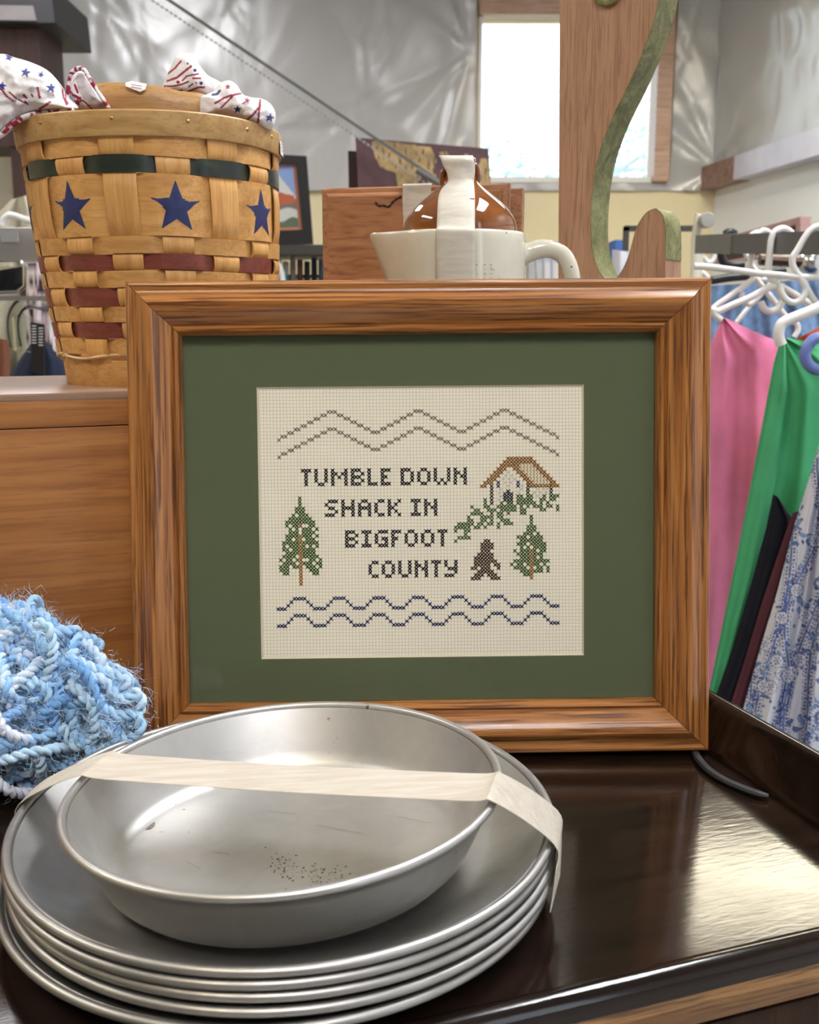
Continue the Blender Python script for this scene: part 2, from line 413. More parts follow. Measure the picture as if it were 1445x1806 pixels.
MB().box((TL, -.0115, T - .0300), (.026, .02, T - .0118), bev=.002).build('edge_strip', oak_d, dres, world=False)
MB().box((TL, .002, .06), (.026, TB, T - .0304)).build('body', dark_w, dres, world=False, smooth=False)
MB().box((TL, TB + .001, .06), (.132, .72, T)).build('rear_body', dark_w, dres, world=False, smooth=False)
MB().box((TL + .03, -.006, T - .26), (-.47, .0018, T - .036), bev=.003).build('drawer_front', dark_w, dres, world=False)
MB().box((-.455, -.006, T - .26), (.0, .0018, T - .036), bev=.003).build('drawer_front', dark_w, dres, world=False)
for x in (TL + .02, -.03):
    for y in (.02, .60): MB().box((x, y, 0), (x + .045, y + .045, .06)).build('foot', dark_w, dres, world=False, smooth=False)

# ================================================================== CABINET BEHIND THE FRAME
CYAW = R(21.4); CHT = .262
f0 = PZ(0, 695, T + CHT); c1 = Vector((math.cos(CYAW), math.sin(CYAW), 0))
CMx = Matrix.Translation(Vector((f0.x, f0.y, T))) @ Matrix.Rotation(CYAW, 4, 'Z')
CMI = CMx.inverted()
cher = wood('cabinet_wood', (.27, .095, .022), (.38, .150, .038), (.47, .205, .062), 'X', 3.2, 75, .42, .35, (.17, .06, .02), (22, 420), .12)
top_w = wood('cabinet_top', (.26, .15, .10), (.34, .21, .145), (.42, .28, .20), 'X', 4, 60, .32, .3)
cab = thing('wooden_cabinet', 'reddish brown wooden cabinet behind the picture frame, carrying the basket', 'cabinet', M=CMx)
x0, x1, yb = -.42, .635, .25
zr = (CMI @ PP(0, 757, f0, CMx.to_3x3() @ Vector((0, 1, 0)))).z
MB().box((x0, .0, CHT - .006), (x1, yb, CHT), bev=.0012).build('top_board', top_w, cab, world=False)
MB().box((x0, .0004, zr), (x1, .018, CHT - .0055), bev=.0008).build('front_rail', cher, cab, world=False)
MB().box((x0, .0012, .0), (x1, .018, zr - .0006), bev=.0008).build('front_panel', cher, cab, world=False)
for x in (x0, x1 - .016): MB().box((x, .018, 0), (x + .016, yb, CHT - .006)).build('side_panel', cher, cab, world=False, smooth=False)
MB().box((x0 + .016, yb - .01, 0), (x1 - .016, yb, CHT - .006)).build('back_panel', cher, cab, world=False, smooth=False)
ZC = T + CHT

# ================================================================== PICTURE FRAME
fy, fl, fr = R(.867), R(7.607), R(.427)
U0 = Vector((math.cos(fy), math.sin(fy), 0)); Bk = Vector((-math.sin(fy), math.cos(fy), 0))
V0 = Vector((0, 0, 1)) * math.cos(fl) + Bk * math.sin(fl)
U = U0 * math.cos(fr) + V0 * math.sin(fr); V = V0 * math.cos(fr) - U0 * math.sin(fr); Nn = U.cross(V)
FO = Vector((.01026, .71149, T + .0030))
FM = Matrix(((U.x, V.x, Nn.x, FO.x), (U.y, V.y, Nn.y, FO.y), (U.z, V.z, Nn.z, FO.z), (0, 0, 0, 1)))
FMI = FM.inverted(); FW, FH = .42, .345
def floc(px, py, z=0.0):
    return FMI @ PP(px, py, FO + Nn * z, Nn)
frame = thing('picture_frame', 'oak picture frame with a green mat around a cross stitched sampler', 'picture frame', M=FM)
oak = wood('frame_oak', (.20, .062, .014), (.36, .138, .032), (.50, .235, .068), 'X', 5, 190, .28, .85, (.09, .028, .008), (12, 400), .35, .6, 1.3)
RW = .0375
prof = [(0, -.019), (0, .0012), (.0012, .0030), (.003, .0036), (.0052, .0030), (.0075, .0033), (.0105, .0052), (.013, .0078), (.0155, .0090),
        (.018, .0088), (.021, .0074), (.025, .0044), (.029, .0008), (.0316, -.0018), (.0324, -.0010), (.0338, .0002), (.0352, -.0002), (.0368, -.0022), (.0375, -.005), (.0375, -.019)]
def rail(L):
    mb = MB(); mb.grid([[(-L / 2 + u, -u * 0 + u, h) for u, h in prof], [(L / 2 - u, u, h) for u, h in prof]])
    mb.f += [tuple(range(len(prof))), tuple(range(2 * len(prof) - 1, len(prof) - 1, -1)), (0, len(prof) - 1, 2 * len(prof) - 1, len(prof))]
    return mb
g = .00025
for L, M in ((FW, Matrix.Translation((0, g, 0))), (FW, Matrix.Translation((0, FH - g, 0)) @ Matrix.Rotation(math.pi, 4, 'Z')),
             (FH, Matrix.Translation((-FW / 2 + g, FH / 2, 0)) @ Matrix.Rotation(-math.pi / 2, 4, 'Z')), (FH, Matrix.Translation((FW / 2 - g, FH / 2, 0)) @ Matrix.Rotation(math.pi / 2, 4, 'Z'))):
    d = Vector((.9 * len(frame.children), .31 * len(frame.children), .17 * len(frame.children)))
    mb = rail(L - .0009); mb.v = [tuple(Vector(p) + d) for p in mb.v]; o = mb.build('frame_rail', oak, frame, world=False, angle=25); o.matrix_basis = M @ Matrix.Translation(-d)
ZM = -.0115
mtl, mbr = floc(455, 681, ZM), floc(1029, 1158, ZM); mtr, mbl = floc(1031, 680, ZM), floc(459, 1160, ZM)
mx0, mx1, my0, my1 = (mtl.x + mbl.x) / 2, (mtr.x + mbr.x) / 2, (mbl.y + mbr.y) / 2, (mtl.y + mtr.y) / 2
m, nt, b = nodes_of('green_mat', .85, 0, (.085, .105, .052), .25)
g1 = noise_n(nt, coords(nt, (60, 1800, 1)), 1, 2); g2 = noise_n(nt, coords(nt, (1800, 60, 1)), 1, 2)
ad = N(nt, 'ShaderNodeMath', operation='ADD'); nt.links.new(g1, ad.inputs[0]); nt.links.new(g2, ad.inputs[1])
nt.links.new(ramp(nt, ad.outputs[0], [(.35, (.092, .108, .058)), (.65, (.115, .134, .074))]), b.inputs['Base Color']); bump(nt, b, ad.outputs[0], .25, .0003)
gmat = m
ox, oy0, oy1 = FW / 2 - .034, .034, FH - .034
mb = MB()
for lo, hi in (((-ox, oy0), (ox, my0)), ((-ox, my1), (ox, oy1)), ((-ox, my0), (mx0, my1)), ((mx1, my0), (ox, my1))):
    mb.box((lo[0], lo[1], ZM - .0016), (hi[0], hi[1], ZM))
mb.build('mat_board', gmat, frame, world=False, smooth=False)
mb = MB(); w = .0013; d = .0016
a = [(mx0, my0), (mx1, my0), (mx1, my1), (mx0, my1)]; c = [(mx0 + w, my0 + w), (mx1 - w, my0 + w), (mx1 - w, my1 - w), (mx0 + w, my1 - w)]
for i in range(4):
    j = (i + 1) % 4
    mb.add([(*a[i], ZM + .00005), (*a[j], ZM + .00005), (*c[j], ZM - d), (*c[i], ZM - d)], [(0, 1, 2, 3)])
o = mb.build('mat_bevel', plain('bevel_cream', (.72, .64, .50), .8), frame, world=False, smooth=False, fix=False)
# ---- cross stitch grid: column/row -> frame coordinates
ZF = ZM - .0017
gx = lambda c, r: None
p00, p84, pb0 = floc(491.4, 775.6 - 8 * 6.06, ZF), floc(986.0, 726.5, ZF), floc(486.3, 1074.5, ZF)
SX = (p84.x - p00.x) / 84.4
SY = (p00.y - floc(489, 1075.0, ZF).y) / 57.5
def g2l(c, r): return (p00.x + c * SX, p00.y - r * SY)
# aida cloth
m, nt, b = nodes_of('aida_cloth', .9, 0, (.74, .66, .53), .2)
tc = N(nt, 'ShaderNodeTexCoord'); sp = N(nt, 'ShaderNodeSeparateXYZ'); nt.links.new(tc.outputs['Object'], sp.inputs[0])
def mth(op, a, b_=None, c_=None):
    n = N(nt, 'ShaderNodeMath', operation=op)
    for i, v in enumerate((a, b_, c_)):
        if v is None: continue
        if hasattr(v, 'is_linked'): nt.links.new(v, n.inputs[i])
        else: n.inputs[i].default_value = v
    return n.outputs[0]
wob = noise_n(nt, tc.outputs['Object'], 90, 2)
jx = mth('MULTIPLY_ADD', wob, .0006, sp.outputs[0]); jy = mth('MULTIPLY_ADD', wob, .0007, sp.outputs[1])
sx = mth('ABSOLUTE', mth('SINE', mth('MULTIPLY', mth('SUBTRACT', jx, p00.x + SX / 2), math.pi / SX)))
sy = mth('ABSOLUTE', mth('SINE', mth('MULTIPLY', mth('SUBTRACT', jy, p00.y + SY / 2), math.pi / SY)))
fine = noise_n(nt, coords(nt, (1, 1, 1)), 900, 3)
hh = mth('MULTIPLY', mth('POWER', sx, .4), mth('POWER', sy, .4)); hh2 = mth('MULTIPLY_ADD', fine, .35, hh)
nt.links.new(ramp(nt, hh2, [(.30, (.68, .59, .47)), (.70, (.88, .80, .665)), (1.15, (.95, .89, .77))]), b.inputs['Base Color'])
bump(nt, b, hh2, .6, .0004)
aida = m
MB().box((mx0 - .006, my0 - .006, ZF - .0012), (mx1 + .006, my1 + .006, ZF)).build('aida_cloth', aida, frame, world=False, smooth=False)
MB().box((-ox, oy0, ZF - .005), (ox, oy1, ZF - .0013)).build('backing_board', plain('backing_card', (.30, .24, .17), .9), frame, world=False, smooth=False)
# stitches
def thread(mb, x0, y0, x1, y1, w, h):
    d = Vector((x1 - x0, y1 - y0)); L = d.length; d /= L; n_ = Vector((-d.y, d.x)) * w
    q = []
    for t, s_, zz in ((0, .45, .0), (.22, 1, .75), (.5, 1.1, 1), (.78, 1, .75), (1, .45, 0)):
        c = Vector((x0, y0)) + d * L * t
        q.append([(c.x - n_.x * s_, c.y - n_.y * s_, ZF), (c.x - n_.x * s_ * .6, c.y - n_.y * s_ * .6, ZF + h * (.25 + .75 * zz)),
                  (c.x + n_.x * s_ * .6, c.y + n_.y * s_ * .6, ZF + h * (.25 + .75 * zz)), (c.x + n_.x * s_, c.y + n_.y * s_, ZF)])
    mb.grid(q)
def cross(mb, c, r, w=.00036):
    x, y = g2l(c, r); a = SX * .56; e = SY * .56; j = lambda: random.uniform(-.06, .06) * SX
    thread(mb, x - a + j(), y - e + j(), x + a + j(), y + e + j(), w, .00045)
    thread(mb, x - a + j(), y + e + j(), x + a + j(), y - e + j(), w, .00075)
def tmat(name, col): 
    return plain(name, tuple(c * .85 for c in col), .8, spec=.12, nscale=700, namp=.30, bmp=.5, bscale=2500)
def motif(name, cells, mat, w=.00036):
    mb = MB()
    for c, r in sorted(set(cells)): cross(mb, c, r, w)
    o = mb.build(name, mat, frame, world=False, fix=False); o['kind'] = 'stuff'; return o
def ridge(r0):
    cells = []; r = 8; c = 1; cells.append((0, 8))
    for k in range(7, 0, -1): cells += [(c, k), (c + 1, k)]; c += 2
    for peak in range(3):
        cells += [(c, 0), (c + 1, 0), (c + 2, 0)]; c += 3
        if peak < 2:
            for k in range(1, 6): cells += [(c, k), (c + 1, k)]; c += 2
            cells += [(c, 6), (c + 1, 6), (c + 2, 6)]; c += 3
            for k in range(5, 0, -1): cells += [(c, k), (c + 1, k)]; c += 2
        else:
            for k in range(1, 8): cells += [(c, k), (c + 1, k)]; c += 2
            cells.append((c, 8))
    return [(a, b + r0) for a, b in cells]
grey_t = tmat('grey_thread', (.155, .148, .115))
motif('stitched_ridge', ridge(0), grey_t, .00026); motif('stitched_ridge', ridge(5), grey_t, .00026)
FONT = {'T': '### .#. .#. .#. .#.', 'U': '#..# #..# #..# #..# .##.', 'M': '#...# ##.## #.#.# #...# #...#', 'B': '###. #..# ###. #..# ###.', 'L': '#.. #.. #.. #.. ###',
        'E': '### #.. ##. #.. ###', 'D': '###. #..# #..# #..# ###.', 'O': '.##. #..# #..# #..# .##.', 'W': '#...# #...# #...# #.#.# .#.#.', 'N': '#..# ##.# #.## #..# #..#',
        'S': '.### #... .##. ...# ###.', 'H': '#..# #..# #### #..# #..#', 'A': '.##. #..# #### #..# #..#', 'C': '.## #.. #.. #.. .##', 'K': '#..# #.#. ##.. #.#. #..#',
        'I': '### .#. .#. .#. ###', 'G': '.### #... #.## #..# .###', 'F': '### #.. ##. #.. #..', 'Y': '#..# #..# .### ...# ###.'}
txt = [('T', 7, 17), ('U', 11, 17), ('M', 16, 17), ('B', 22, 17), ('L', 27, 17), ('E', 31, 17), ('D', 37, 17), ('O', 42, 17), ('W', 47, 17), ('N', 53, 17),
       ('S', 14, 26), ('H', 19, 26), ('A', 24, 26), ('C', 29, 26), ('K', 33, 26), ('I', 40, 26), ('N', 44, 26),
       ('B', 20, 35), ('I', 25, 35), ('G', 29, 35), ('F', 34, 35), ('O', 38, 35), ('O', 43, 35), ('T', 48, 35),
       ('C', 27, 44), ('O', 31, 44), ('U', 36, 44), ('N', 41, 44), ('T', 46, 44), ('Y', 50, 44)]
ink = tmat('charcoal_thread', (.014, .013, .024))
for ch, c0, r0 in txt:
    cells = [(c0 + i, r0 + j) for j, row in enumerate(FONT[ch].split()) for i, q in enumerate(row) if q == '#']
    motif('stitched_letter', cells, ink, .00046)
def waves(r0, off=0.0):
    cells = [(c, 3) for c in (-1, 0, 1)]
    for k in range(7):
        b0 = 2 + 12 * k
        cells += [(b0, 2), (b0 + 1, 1)] + [(b0 + 2 + i, 0) for i in range(4)] + [(b0 + 6, 1), (b0 + 7, 2)]
        cells += [(b0 + 8 + i, 3) for i in range(4 if k < 6 else 3)]
    return [(a, b + r0) for a, b in cells]
navy_t = tmat('navy_thread', (.006, .020, .125))
motif('stitched_wave', waves(54.4), navy_t, .00040); motif('stitched_wave', waves(59.4), navy_t, .00040)
def rows(d):
    out = []
    for r, s_ in d.items():
        for part in s_.split():
            if '-' in part: a, b_ = part.split('-'); out += [(c, r) for c in range(int(a), int(b_) + 1)]
            else: out.append((int(part), r))
    return out
green_t = tmat('green_thread', (.045, .125, .016)); brown_t = tmat('ochre_thread', (.42, .165, .014))
t1 = rows({25: '6', 26: '6', 27: '6', 28: '5-7', 29: '5-7', 30: '4 6-8', 31: '3-9', 32: '2-10', 33: '2 4-5 9-10', 34: '3 5 7-9 11', 35: '3-5 7-9 10', 36: '2-5 7-9 11', 37: '2-3 5 8-10',
           38: '1-5 7-11', 39: '1 3-4 5 7 9 11', 40: '1-2 4-5 7-10', 41: '2-5 7-10', 42: '1-4 7-11', 43: '0 2-3 5 9-10 12', 44: '1 2-4 7-9 11-12', 45: '0-2 4-5 8-9 10 12', 46: '0-2 9-11', 47: '1-2 10-11'})
motif('stitched_tree', t1, green_t, .00040)
motif('stitched_trunk', rows({**{r: '6' for r in (33, 36, 37, 38, 39, 40, 41, 42, 43, 44, 45, 46, 47, 48, 49, 50)}}), brown_t, .00040)
t2 = rows({31: '76', 32: '76', 33: '76', 34: '75-77', 35: '75-77', 36: '74-76 78', 37: '72-74 76-79', 38: '73-79', 39: '72-74 76-80', 40: '73 75 77-80', 41: '71 73-75 77 79-80', 42: '72-75 77-79',
           43: '73-75 77 79', 44: '71-75 77-81', 45: '70 72-73 75 77-78 80', 46: '71-74 78-79 81', 47: '73-75 77-79 81', 48: '74-75'})
motif('stitched_tree', t2, green_t, .00040)
motif('stitched_trunk', rows({r: '76' for r in range(40, 52)}), brown_t, .00040) if False else motif('stitched_trunk', rows({r: '76' for r in (39, 41, 42, 43, 44, 45, 46, 47, 48, 49)}), brown_t, .00040)
motif('stitched_figure', rows({38: '62-63', 39: '61-64', 40: '61-64', 41: '61-63', 42: '60-64', 43: '59-64', 44: '59-65', 45: '59-63 65-66', 46: '58-59 61-63 66', 47: '60-64', 48: '59-61 63-65', 49: '58-60 64-66'}),
      tmat('brown_thread', (.065, .024, .013)), .00042)
roof = [(c, 14) for c in range(69, 77)] + [(c, 15) for c in range(68, 78)]
for k, r in enumerate(range(16, 23)):
    roof += [(67 - k + i, r) for i in range(3 if k < 6 else 2)] + [(70 + k, r), (71 + k, r)] + [(77 + k, r), (78 + k, r)]
roof += [(c, 16) for c in range(70, 79)][:3] + [(c, 22) for c in range(76, 85)]
motif('stitched_roof', [q for q in roof if q[0] <= 84], tmat('tan_thread', (.34, .14, .014)), .00042)
mb = MB()
for r in range(16, 22):
    for c in range(72 + (r - 16), 77 + (r - 16) + 1):
        x, y = g2l(c, r)
        thread(mb, x - SX * .4, y + SY * .5, x + SX * .1, y, .0003, .0004); thread(mb, x + SX * .1, y, x - SX * .4, y - SY * .5, .0003, .0004)
mb.build('stitched_thatch', tmat('light_tan_thread', (.50, .30, .10)), frame, world=False, fix=False)['kind'] = 'stuff'
motif('stitched_post', rows({r: '64' for r in range(22, 28)}), ink); motif('stitched_post', rows({r: '75' for r in range(22, 26)}), ink); motif('stitched_post', rows({r: '82' for r in range(22, 26)}), ink)
motif('stitched_window', rows({21: '66', 22: '66'}), navy_t); motif('stitched_window', rows({21: '72', 22: '72'}), navy_t)
motif('stitched_door', rows({23.5: '69', 24.3: '68-70', 25.2: '68-70', 26.1: '68-70'}), tmat('slate_thread', (.028, .036, .052)), .00042)
mb = MB()
for r, xs in ((18, (69,)), (19, (68.3, 70)), (20, (67.5, 69.3, 71)), (21, (68, 69.7)), (22, (69, 73.2)), (23, (66.7, 73, 78, 79.7, 81)), (24, (66.3, 72.3, 77, 78.7, 80.5)), (25, (66.8, 77.8, 79.3)), (26, (66.2,))):
    for x in xs:
        xx, yy = g2l(x, r); thread(mb, xx - SX * .55, yy, xx + SX * .55, yy, .00014, .0004)
mb.build('stitched_bricks', ink, frame, world=False, fix=False)['kind'] = 'stuff'
motif('stitched_bush', rows({24: '75', 25: '72-73 75-76 80 82-84', 26: '62 72-76 79-80 82-83', 27: '62 67 69-70 72-77 79 81', 28: '58 62-63 66-71 73 75 77-79 81-82 84', 29: '59-60 63-65 67-71 73-74 79-80 84',
       30: '58-61 64 66-67 69 73-74', 31: '57 61-64 66-67', 32: '57-58 61-62 64 67-69', 33: '54-58 60-61 63-64 66 68-70', 34: '53-57 59-60 62 66', 35: '53 56-57', 36: '56', 37: '54-57', 38: '53'}),
      green_t, .00038)
# picture glass
MB().box((-ox, oy0, ZM + .0008), (ox, oy1, ZM + .0026)).build('glass_pane', glass_mat('picture_glass', (.99, .995, .99), .03, None, 1.22), frame, world=False, smooth=False)

# ================================================================== ALUMINIUM PLATES, PAN AND TAPE
m, nt, b = nodes_of('aluminium', .3, 1, (.66, .655, .645))
v = coords(nt); n1 = noise_n(nt, v, 28, 5, .6, .5); n2 = noise_n(nt, v, 320, 3)
nt.links.new(ramp(nt, n1, [(.3, (.41, .40, .385)), (.7, (.54, .53, .51))]), b.inputs['Base Color'])
nt.links.new(ramp(nt, n1, [(.3, (.50, .50, .50)), (.72, (.39, .39, .39))]), b.inputs['Roughness']); bump(nt, b, n2, .06, .0004)
alu = m
m, nt, b = nodes_of('pan_aluminium', .3, 1, (.82, .82, .81))
v = coords(nt); n1 = noise_n(nt, v, 22, 5, .6, .5); n2 = noise_n(nt, v, 320, 3); n3 = noise_n(nt, coords(nt), 210, 3, .6); n4 = noise_n(nt, coords(nt), 13, 2)
base = ramp(nt, n1, [(.3, (.50, .49, .47)), (.7, (.61, .60, .58))])
sp1 = ramp(nt, n3, [(.66, (0, 0, 0)), (.70, (1, 1, 1))]); sp2 = ramp(nt, n4, [(.58, (0, 0, 0)), (.66, (1, 1, 1))])
k = N(nt, 'ShaderNodeMath', operation='MULTIPLY'); nt.links.new(sp1, k.inputs[0]); nt.links.new(sp2, k.inputs[1])
nt.links.new(mixc(nt, k.outputs[0], base, (.10, .10, .10)), b.inputs['Base Color'])
nt.links.new(ramp(nt, n1, [(.3, (.50, .50, .50)), (.72, (.38, .38, .38))]), b.inputs['Roughness']); bump(nt, b, n2, .05, .0004)
palu = m
PR = .1518
def plate_profile(r, h, fl, tk=.0012):
    """outer rim radius r, height h, flat floor radius fl, rolled rim"""
    out = [(.0006, 0), (fl, 0), (fl + .004, .0008)]
    n = 8
    for i in range(1, n + 1):
        t = i / n; out.append((fl + .004 + (r - .0028 - fl - .004) * t, .0008 + (h - .004) * (t ** 1.25)))
    rc, zc = r - .0022, h - .0022
    for a in range(-60, 241, 25): out.append((rc + .0022 * math.cos(R(a)), zc + .0022 * math.sin(R(a))))
    for i in range(n, -1, -1):
        t = i / n; out.append((fl + .004 - .001 + (r - .0048 - fl - .004) * t, .0008 + tk + (h - .004) * (t ** 1.25)))
    out += [(fl - .001, tk), (.0006, tk)]
    return out
pl_c = Vector((-.070, .547)); DZ = .0064
desc = ['lowest aluminium plate of the stack, lying on the dark tray', 'aluminium plate second from the bottom of the stack', 'middle aluminium plate of the stack of five',
        'aluminium plate second from the top, just under the uppermost plate', 'uppermost wide aluminium plate, with the deep pan resting in it']
for i in range(5):
    dx, dy = [(-.0035, -.002), (.001, .0), (.0008, .0012), (-.0008, .0004), (0, 0)][i]
    c = Vector((pl_c.x + dx, pl_c.y + dy, T + .0003 + i * DZ))
    t = thing('aluminium_plate', desc[i], 'plate', M=Matrix.Translation(c), group='aluminium plates in the taped stack')
    r_ = PR + (.0015 if i == 0 else 0)
    MB().lathe(plate_profile(r_, .0192, .115), 144).build('dish', alu, t, world=False, angle=60)
    mb = MB(); mb.lathe([(r_ - .0022 + .0024 * math.cos(q * math.pi / 6), .0170 + .0024 * math.sin(q * math.pi / 6)) for q in range(12)], 144, close=True); mb.build('rolled_rim', alu, t, world=False, angle=60)
zt = T + .0003 + 4 * DZ + .0192
PTX, PTY = R(2.92), R(-.62)
pc = Vector((-.0677, .5227, T + .0726)); PRr = .1178; ph = .0398
PM = Matrix.Translation(pc) @ Matrix.Rotation(-PTX, 4, 'Y') @ Matrix.Rotation(PTY, 4, 'X') @ Matrix.Translation((0, 0, -ph))
pan = thing('aluminium_pan', 'deep round aluminium pan taped on top of the plate stack', 'pan', M=PM)
def pan_profile(r, h, fl, tk=.0013):
    out = [(.0006, 0), (fl - .004, 0), (fl, .001), (fl + .004, .005)]
    for i in range(1, 6): t = i / 5; out.append((fl + .004 + (r - .003 - fl - .004) * t, .005 + (h - .009) * t))
    rc, zc = r - .002, h - .002
    for a in range(-60, 241, 25): out.append((rc + .002 * math.cos(R(a)), zc + .002 * math.sin(R(a))))
    for i in range(5, -1, -1): t = i / 5; out.append((fl + .003 + (r - .0048 - fl - .003) * t, .0072 + (h - .010) * t))
    out += [(fl - .001, .0026), (fl - .007, tk), (.0006, tk)]
    return out
MB().lathe(pan_profile(PRr, ph, .0955), 144).build('bowl', palu, pan, world=False, angle=60)
mb = MB(); mb.lathe([(PRr - .002 + .0023 * math.cos(q * math.pi / 6), ph - .002 + .0023 * math.sin(q * math.pi / 6)) for q in range(12)], 144, close=True); mb.build('rolled_rim', palu, pan, world=False, angle=60)
# wear inside the pan: a crescent stain, dark specks, scratches
PMI = PM.inverted(); pn = PM.to_3x3() @ Vector((0, 0, 1))
def panf(px, py): return PP(px, py, PM @ Vector((0, 0, .0016)), pn)
sr = random.Random(5); mb = MB()
for i in range(150):
    if i < 70: x, y = sr.gauss(480 + (i % 35) * .9, 10), 1505 + (i % 35) * 1.3 + sr.gauss(0, 9)
    else: x, y = sr.gauss(570, 26), sr.gauss(1543, 9)
    c = panf(x, y); r_ = sr.uniform(.00018, .0007); k = 5; a0 = sr.uniform(0, 6)
    mb.add([c + Vector((math.cos(a0 + q * 2 * math.pi / k) * r_ * sr.uniform(.5, 1.3), math.sin(a0 + q * 2 * math.pi / k) * r_, 0)) for q in range(k)], [tuple(range(k))])
mb.build('dark_specks', plain('speck_black', (.02, .02, .02), .7), pan, smooth=False)['kind'] = 'stuff'
mb = MB(); out = [(236, 1440), (244, 1434), (256, 1442), (268, 1447), (274, 1452), (266, 1461), (250, 1462), (240, 1458), (234, 1452)]
inn_ = [(239, 1444), (245, 1442), (252, 1447), (262, 1452), (264, 1454), (259, 1457), (250, 1456), (243, 1453), (239, 1449)]
mb.grid([[panf(*p) for p in spl2(out, 3, True)], [panf(*p) for p in spl2(inn_, 3, True)]], wrap=True); mb.build('ring_stain', plain('stain_grey', (.22, .21, .19), .6, .6), pan, smooth=False, fix=False)
mb = MB()
for (xa, ya), (xb_, yb_) in (((375, 1502), (405, 1507)), ((560, 1455), (640, 1470)), ((700, 1440), (760, 1452)), ((330, 1520), (352, 1532)), ((470, 1430), (520, 1436))):
    p, q = panf(xa, ya), panf(xb_, yb_); mb.add([p, q, q + Vector((0, .0004, 0)), p + Vector((0, .0004, 0))], [(0, 1, 2, 3)])
mb.build('scratches', plain('scratch_grey', (.30, .30, .29), .5, .8), pan, smooth=False, fix=False)['kind'] = 'stuff'
# masking tape over the pan
m, nt, b = nodes_of('masking_tape', .55, 0, (.62, .56, .47), .4)
f = noise_n(nt, coords(nt, (25, 220, 220)), 1, 4, .6, .4); nt.links.new(ramp(nt, f, [(.3, (.53, .47, .385)), (.7, (.68, .625, .535))]), b.inputs['Base Color'])
bump(nt, b, noise_n(nt, coords(nt, (60, 500, 500)), 1), .2, .0005)
b.inputs['Alpha'].default_value = .84
tape_m = m
def ribbon(mb, rowsL, rowsR, n=6, thick=.0004, sag=None):
    L = spline(rowsL, n); Rr = spline(rowsR, n); k = len(L); top = []; 
    for a, c in zip(L, Rr): top.append([a.lerp(c, q / 5) for q in range(6)])
    nrm = []
    for i in range(k):
        d = (L[min(i + 1, k - 1)] - L[max(i - 1, 0)]); w_ = (Rr[i] - L[i]); q = d.cross(w_); nrm.append(q.normalized() if q.length > 1e-9 else Vector((0, 0, 1)))
    grid2 = [[p + nrm[i] * thick for p in top[i]] + [p for p in reversed(top[i])] for i in range(k)]
    mb.grid(grid2, wrap=True); m_ = len(grid2[0]); o = len(mb.v) - m_ * k
    mb.f += [tuple(o + q for q in range(m_)), tuple(o + (k - 1) * m_ + q for q in range(m_ - 1, -1, -1))]
    return mb
def on_pan_rim(deg, dr=0.0, dz=.0012): 
    a = R(deg); return PM @ Vector(((PRr + dr) * math.cos(a), (PRr + dr) * math.sin(a), ph + dz))
def on_plate(deg, dr=.0, z=None):
    a = R(deg); return Vector((pl_c.x + (PR + dr) * math.cos(a), pl_c.y + (PR + dr) * math.sin(a), (zt if z is None else z)))
def deg_at(fn, px, lo, hi, axis=0):
    best = None
    for q in np.linspace(lo, hi, 400):
        p = fn(q); d = p - CAM; y_ = d.y * _cp - d.z * _sp; u = CX + F * d.x / y_; w_ = CY - F * (d.y * _sp + d.z * _cp) / y_
        e = abs((u if axis == 0 else w_) - px)
        if best is None or e < best[0]: best = (e, q)
    return best[1]
aLf, aLb = deg_at(on_pan_rim, 1372, 140, 200, 1), deg_at(on_pan_rim, 1330, 120, 170, 1)
aRf, aRb = deg_at(on_pan_rim, 1417, -40, 10, 1), deg_at(on_pan_rim, 1368, -20, 40, 1)
bLf, bLb = deg_at(on_plate, 1420, 140, 200, 1), deg_at(on_plate, 1385, 120, 180, 1)
bRf, bRb = deg_at(on_plate, 1492, -40, 20, 1), deg_at(on_plate, 1432, -20, 40, 1)
up = Vector((0, 0, .001))
Lr = [on_plate(bLf, .002, zt - .018), on_plate(bLf, .001), on_pan_rim(aLf, .0008) + up * .3, on_pan_rim(aLf).lerp(on_pan_rim(aRf), .08), on_pan_rim(aLf).lerp(on_pan_rim(aRf), .5) - up, on_pan_rim(aLf).lerp(on_pan_rim(aRf), .93), on_pan_rim(aRf, .001) + up * .3,
      on_plate(bRf, .0012) + up, on_plate(bRf - 2, .0035, zt - .012), on_plate(bRf - 5, .003, zt - .030)]
Rr = [on_plate(bLb, .002, zt - .018), on_plate(bLb, .001), on_pan_rim(aLb, .0008) + up * .3, on_pan_rim(aLb).lerp(on_pan_rim(aRb), .08), on_pan_rim(aLb).lerp(on_pan_rim(aRb), .5) - up, on_pan_rim(aLb).lerp(on_pan_rim(aRb), .93), on_pan_rim(aRb, .001) + up * .3,
      on_plate(bRb, .0012) + up, on_plate(bRb - 2, .0035, zt - .012), on_plate(bRb - 8, .003, zt - .026)]
mb = ribbon(MB(), Lr, Rr, 5)
o = mb.build('tape_strip', tape_m, None, world=False, angle=30); tag(o, 'wide beige masking tape stretched across the aluminium pan', 'tape')

# black curved strap on the tray
pts = [PZ(x, y, T + .003) for x, y in ((1226, 1326), (1232, 1338), (1250, 1358), (1278, 1376), (1310, 1390), (1338, 1400), (1356, 1404))]
mb = MB(); mb.tube(spline(pts, 6), [.0031] * 30 + [.003, .0028, .0026, .0024, .0022, .002, .0016], 8, flat=.8)
tag(mb.build('black_strap', plain('black_rubber', (.012, .012, .013), .55, nscale=300, bmp=.4), None, world=False), 'short curved black strap lying by the right tray lip', 'strap')

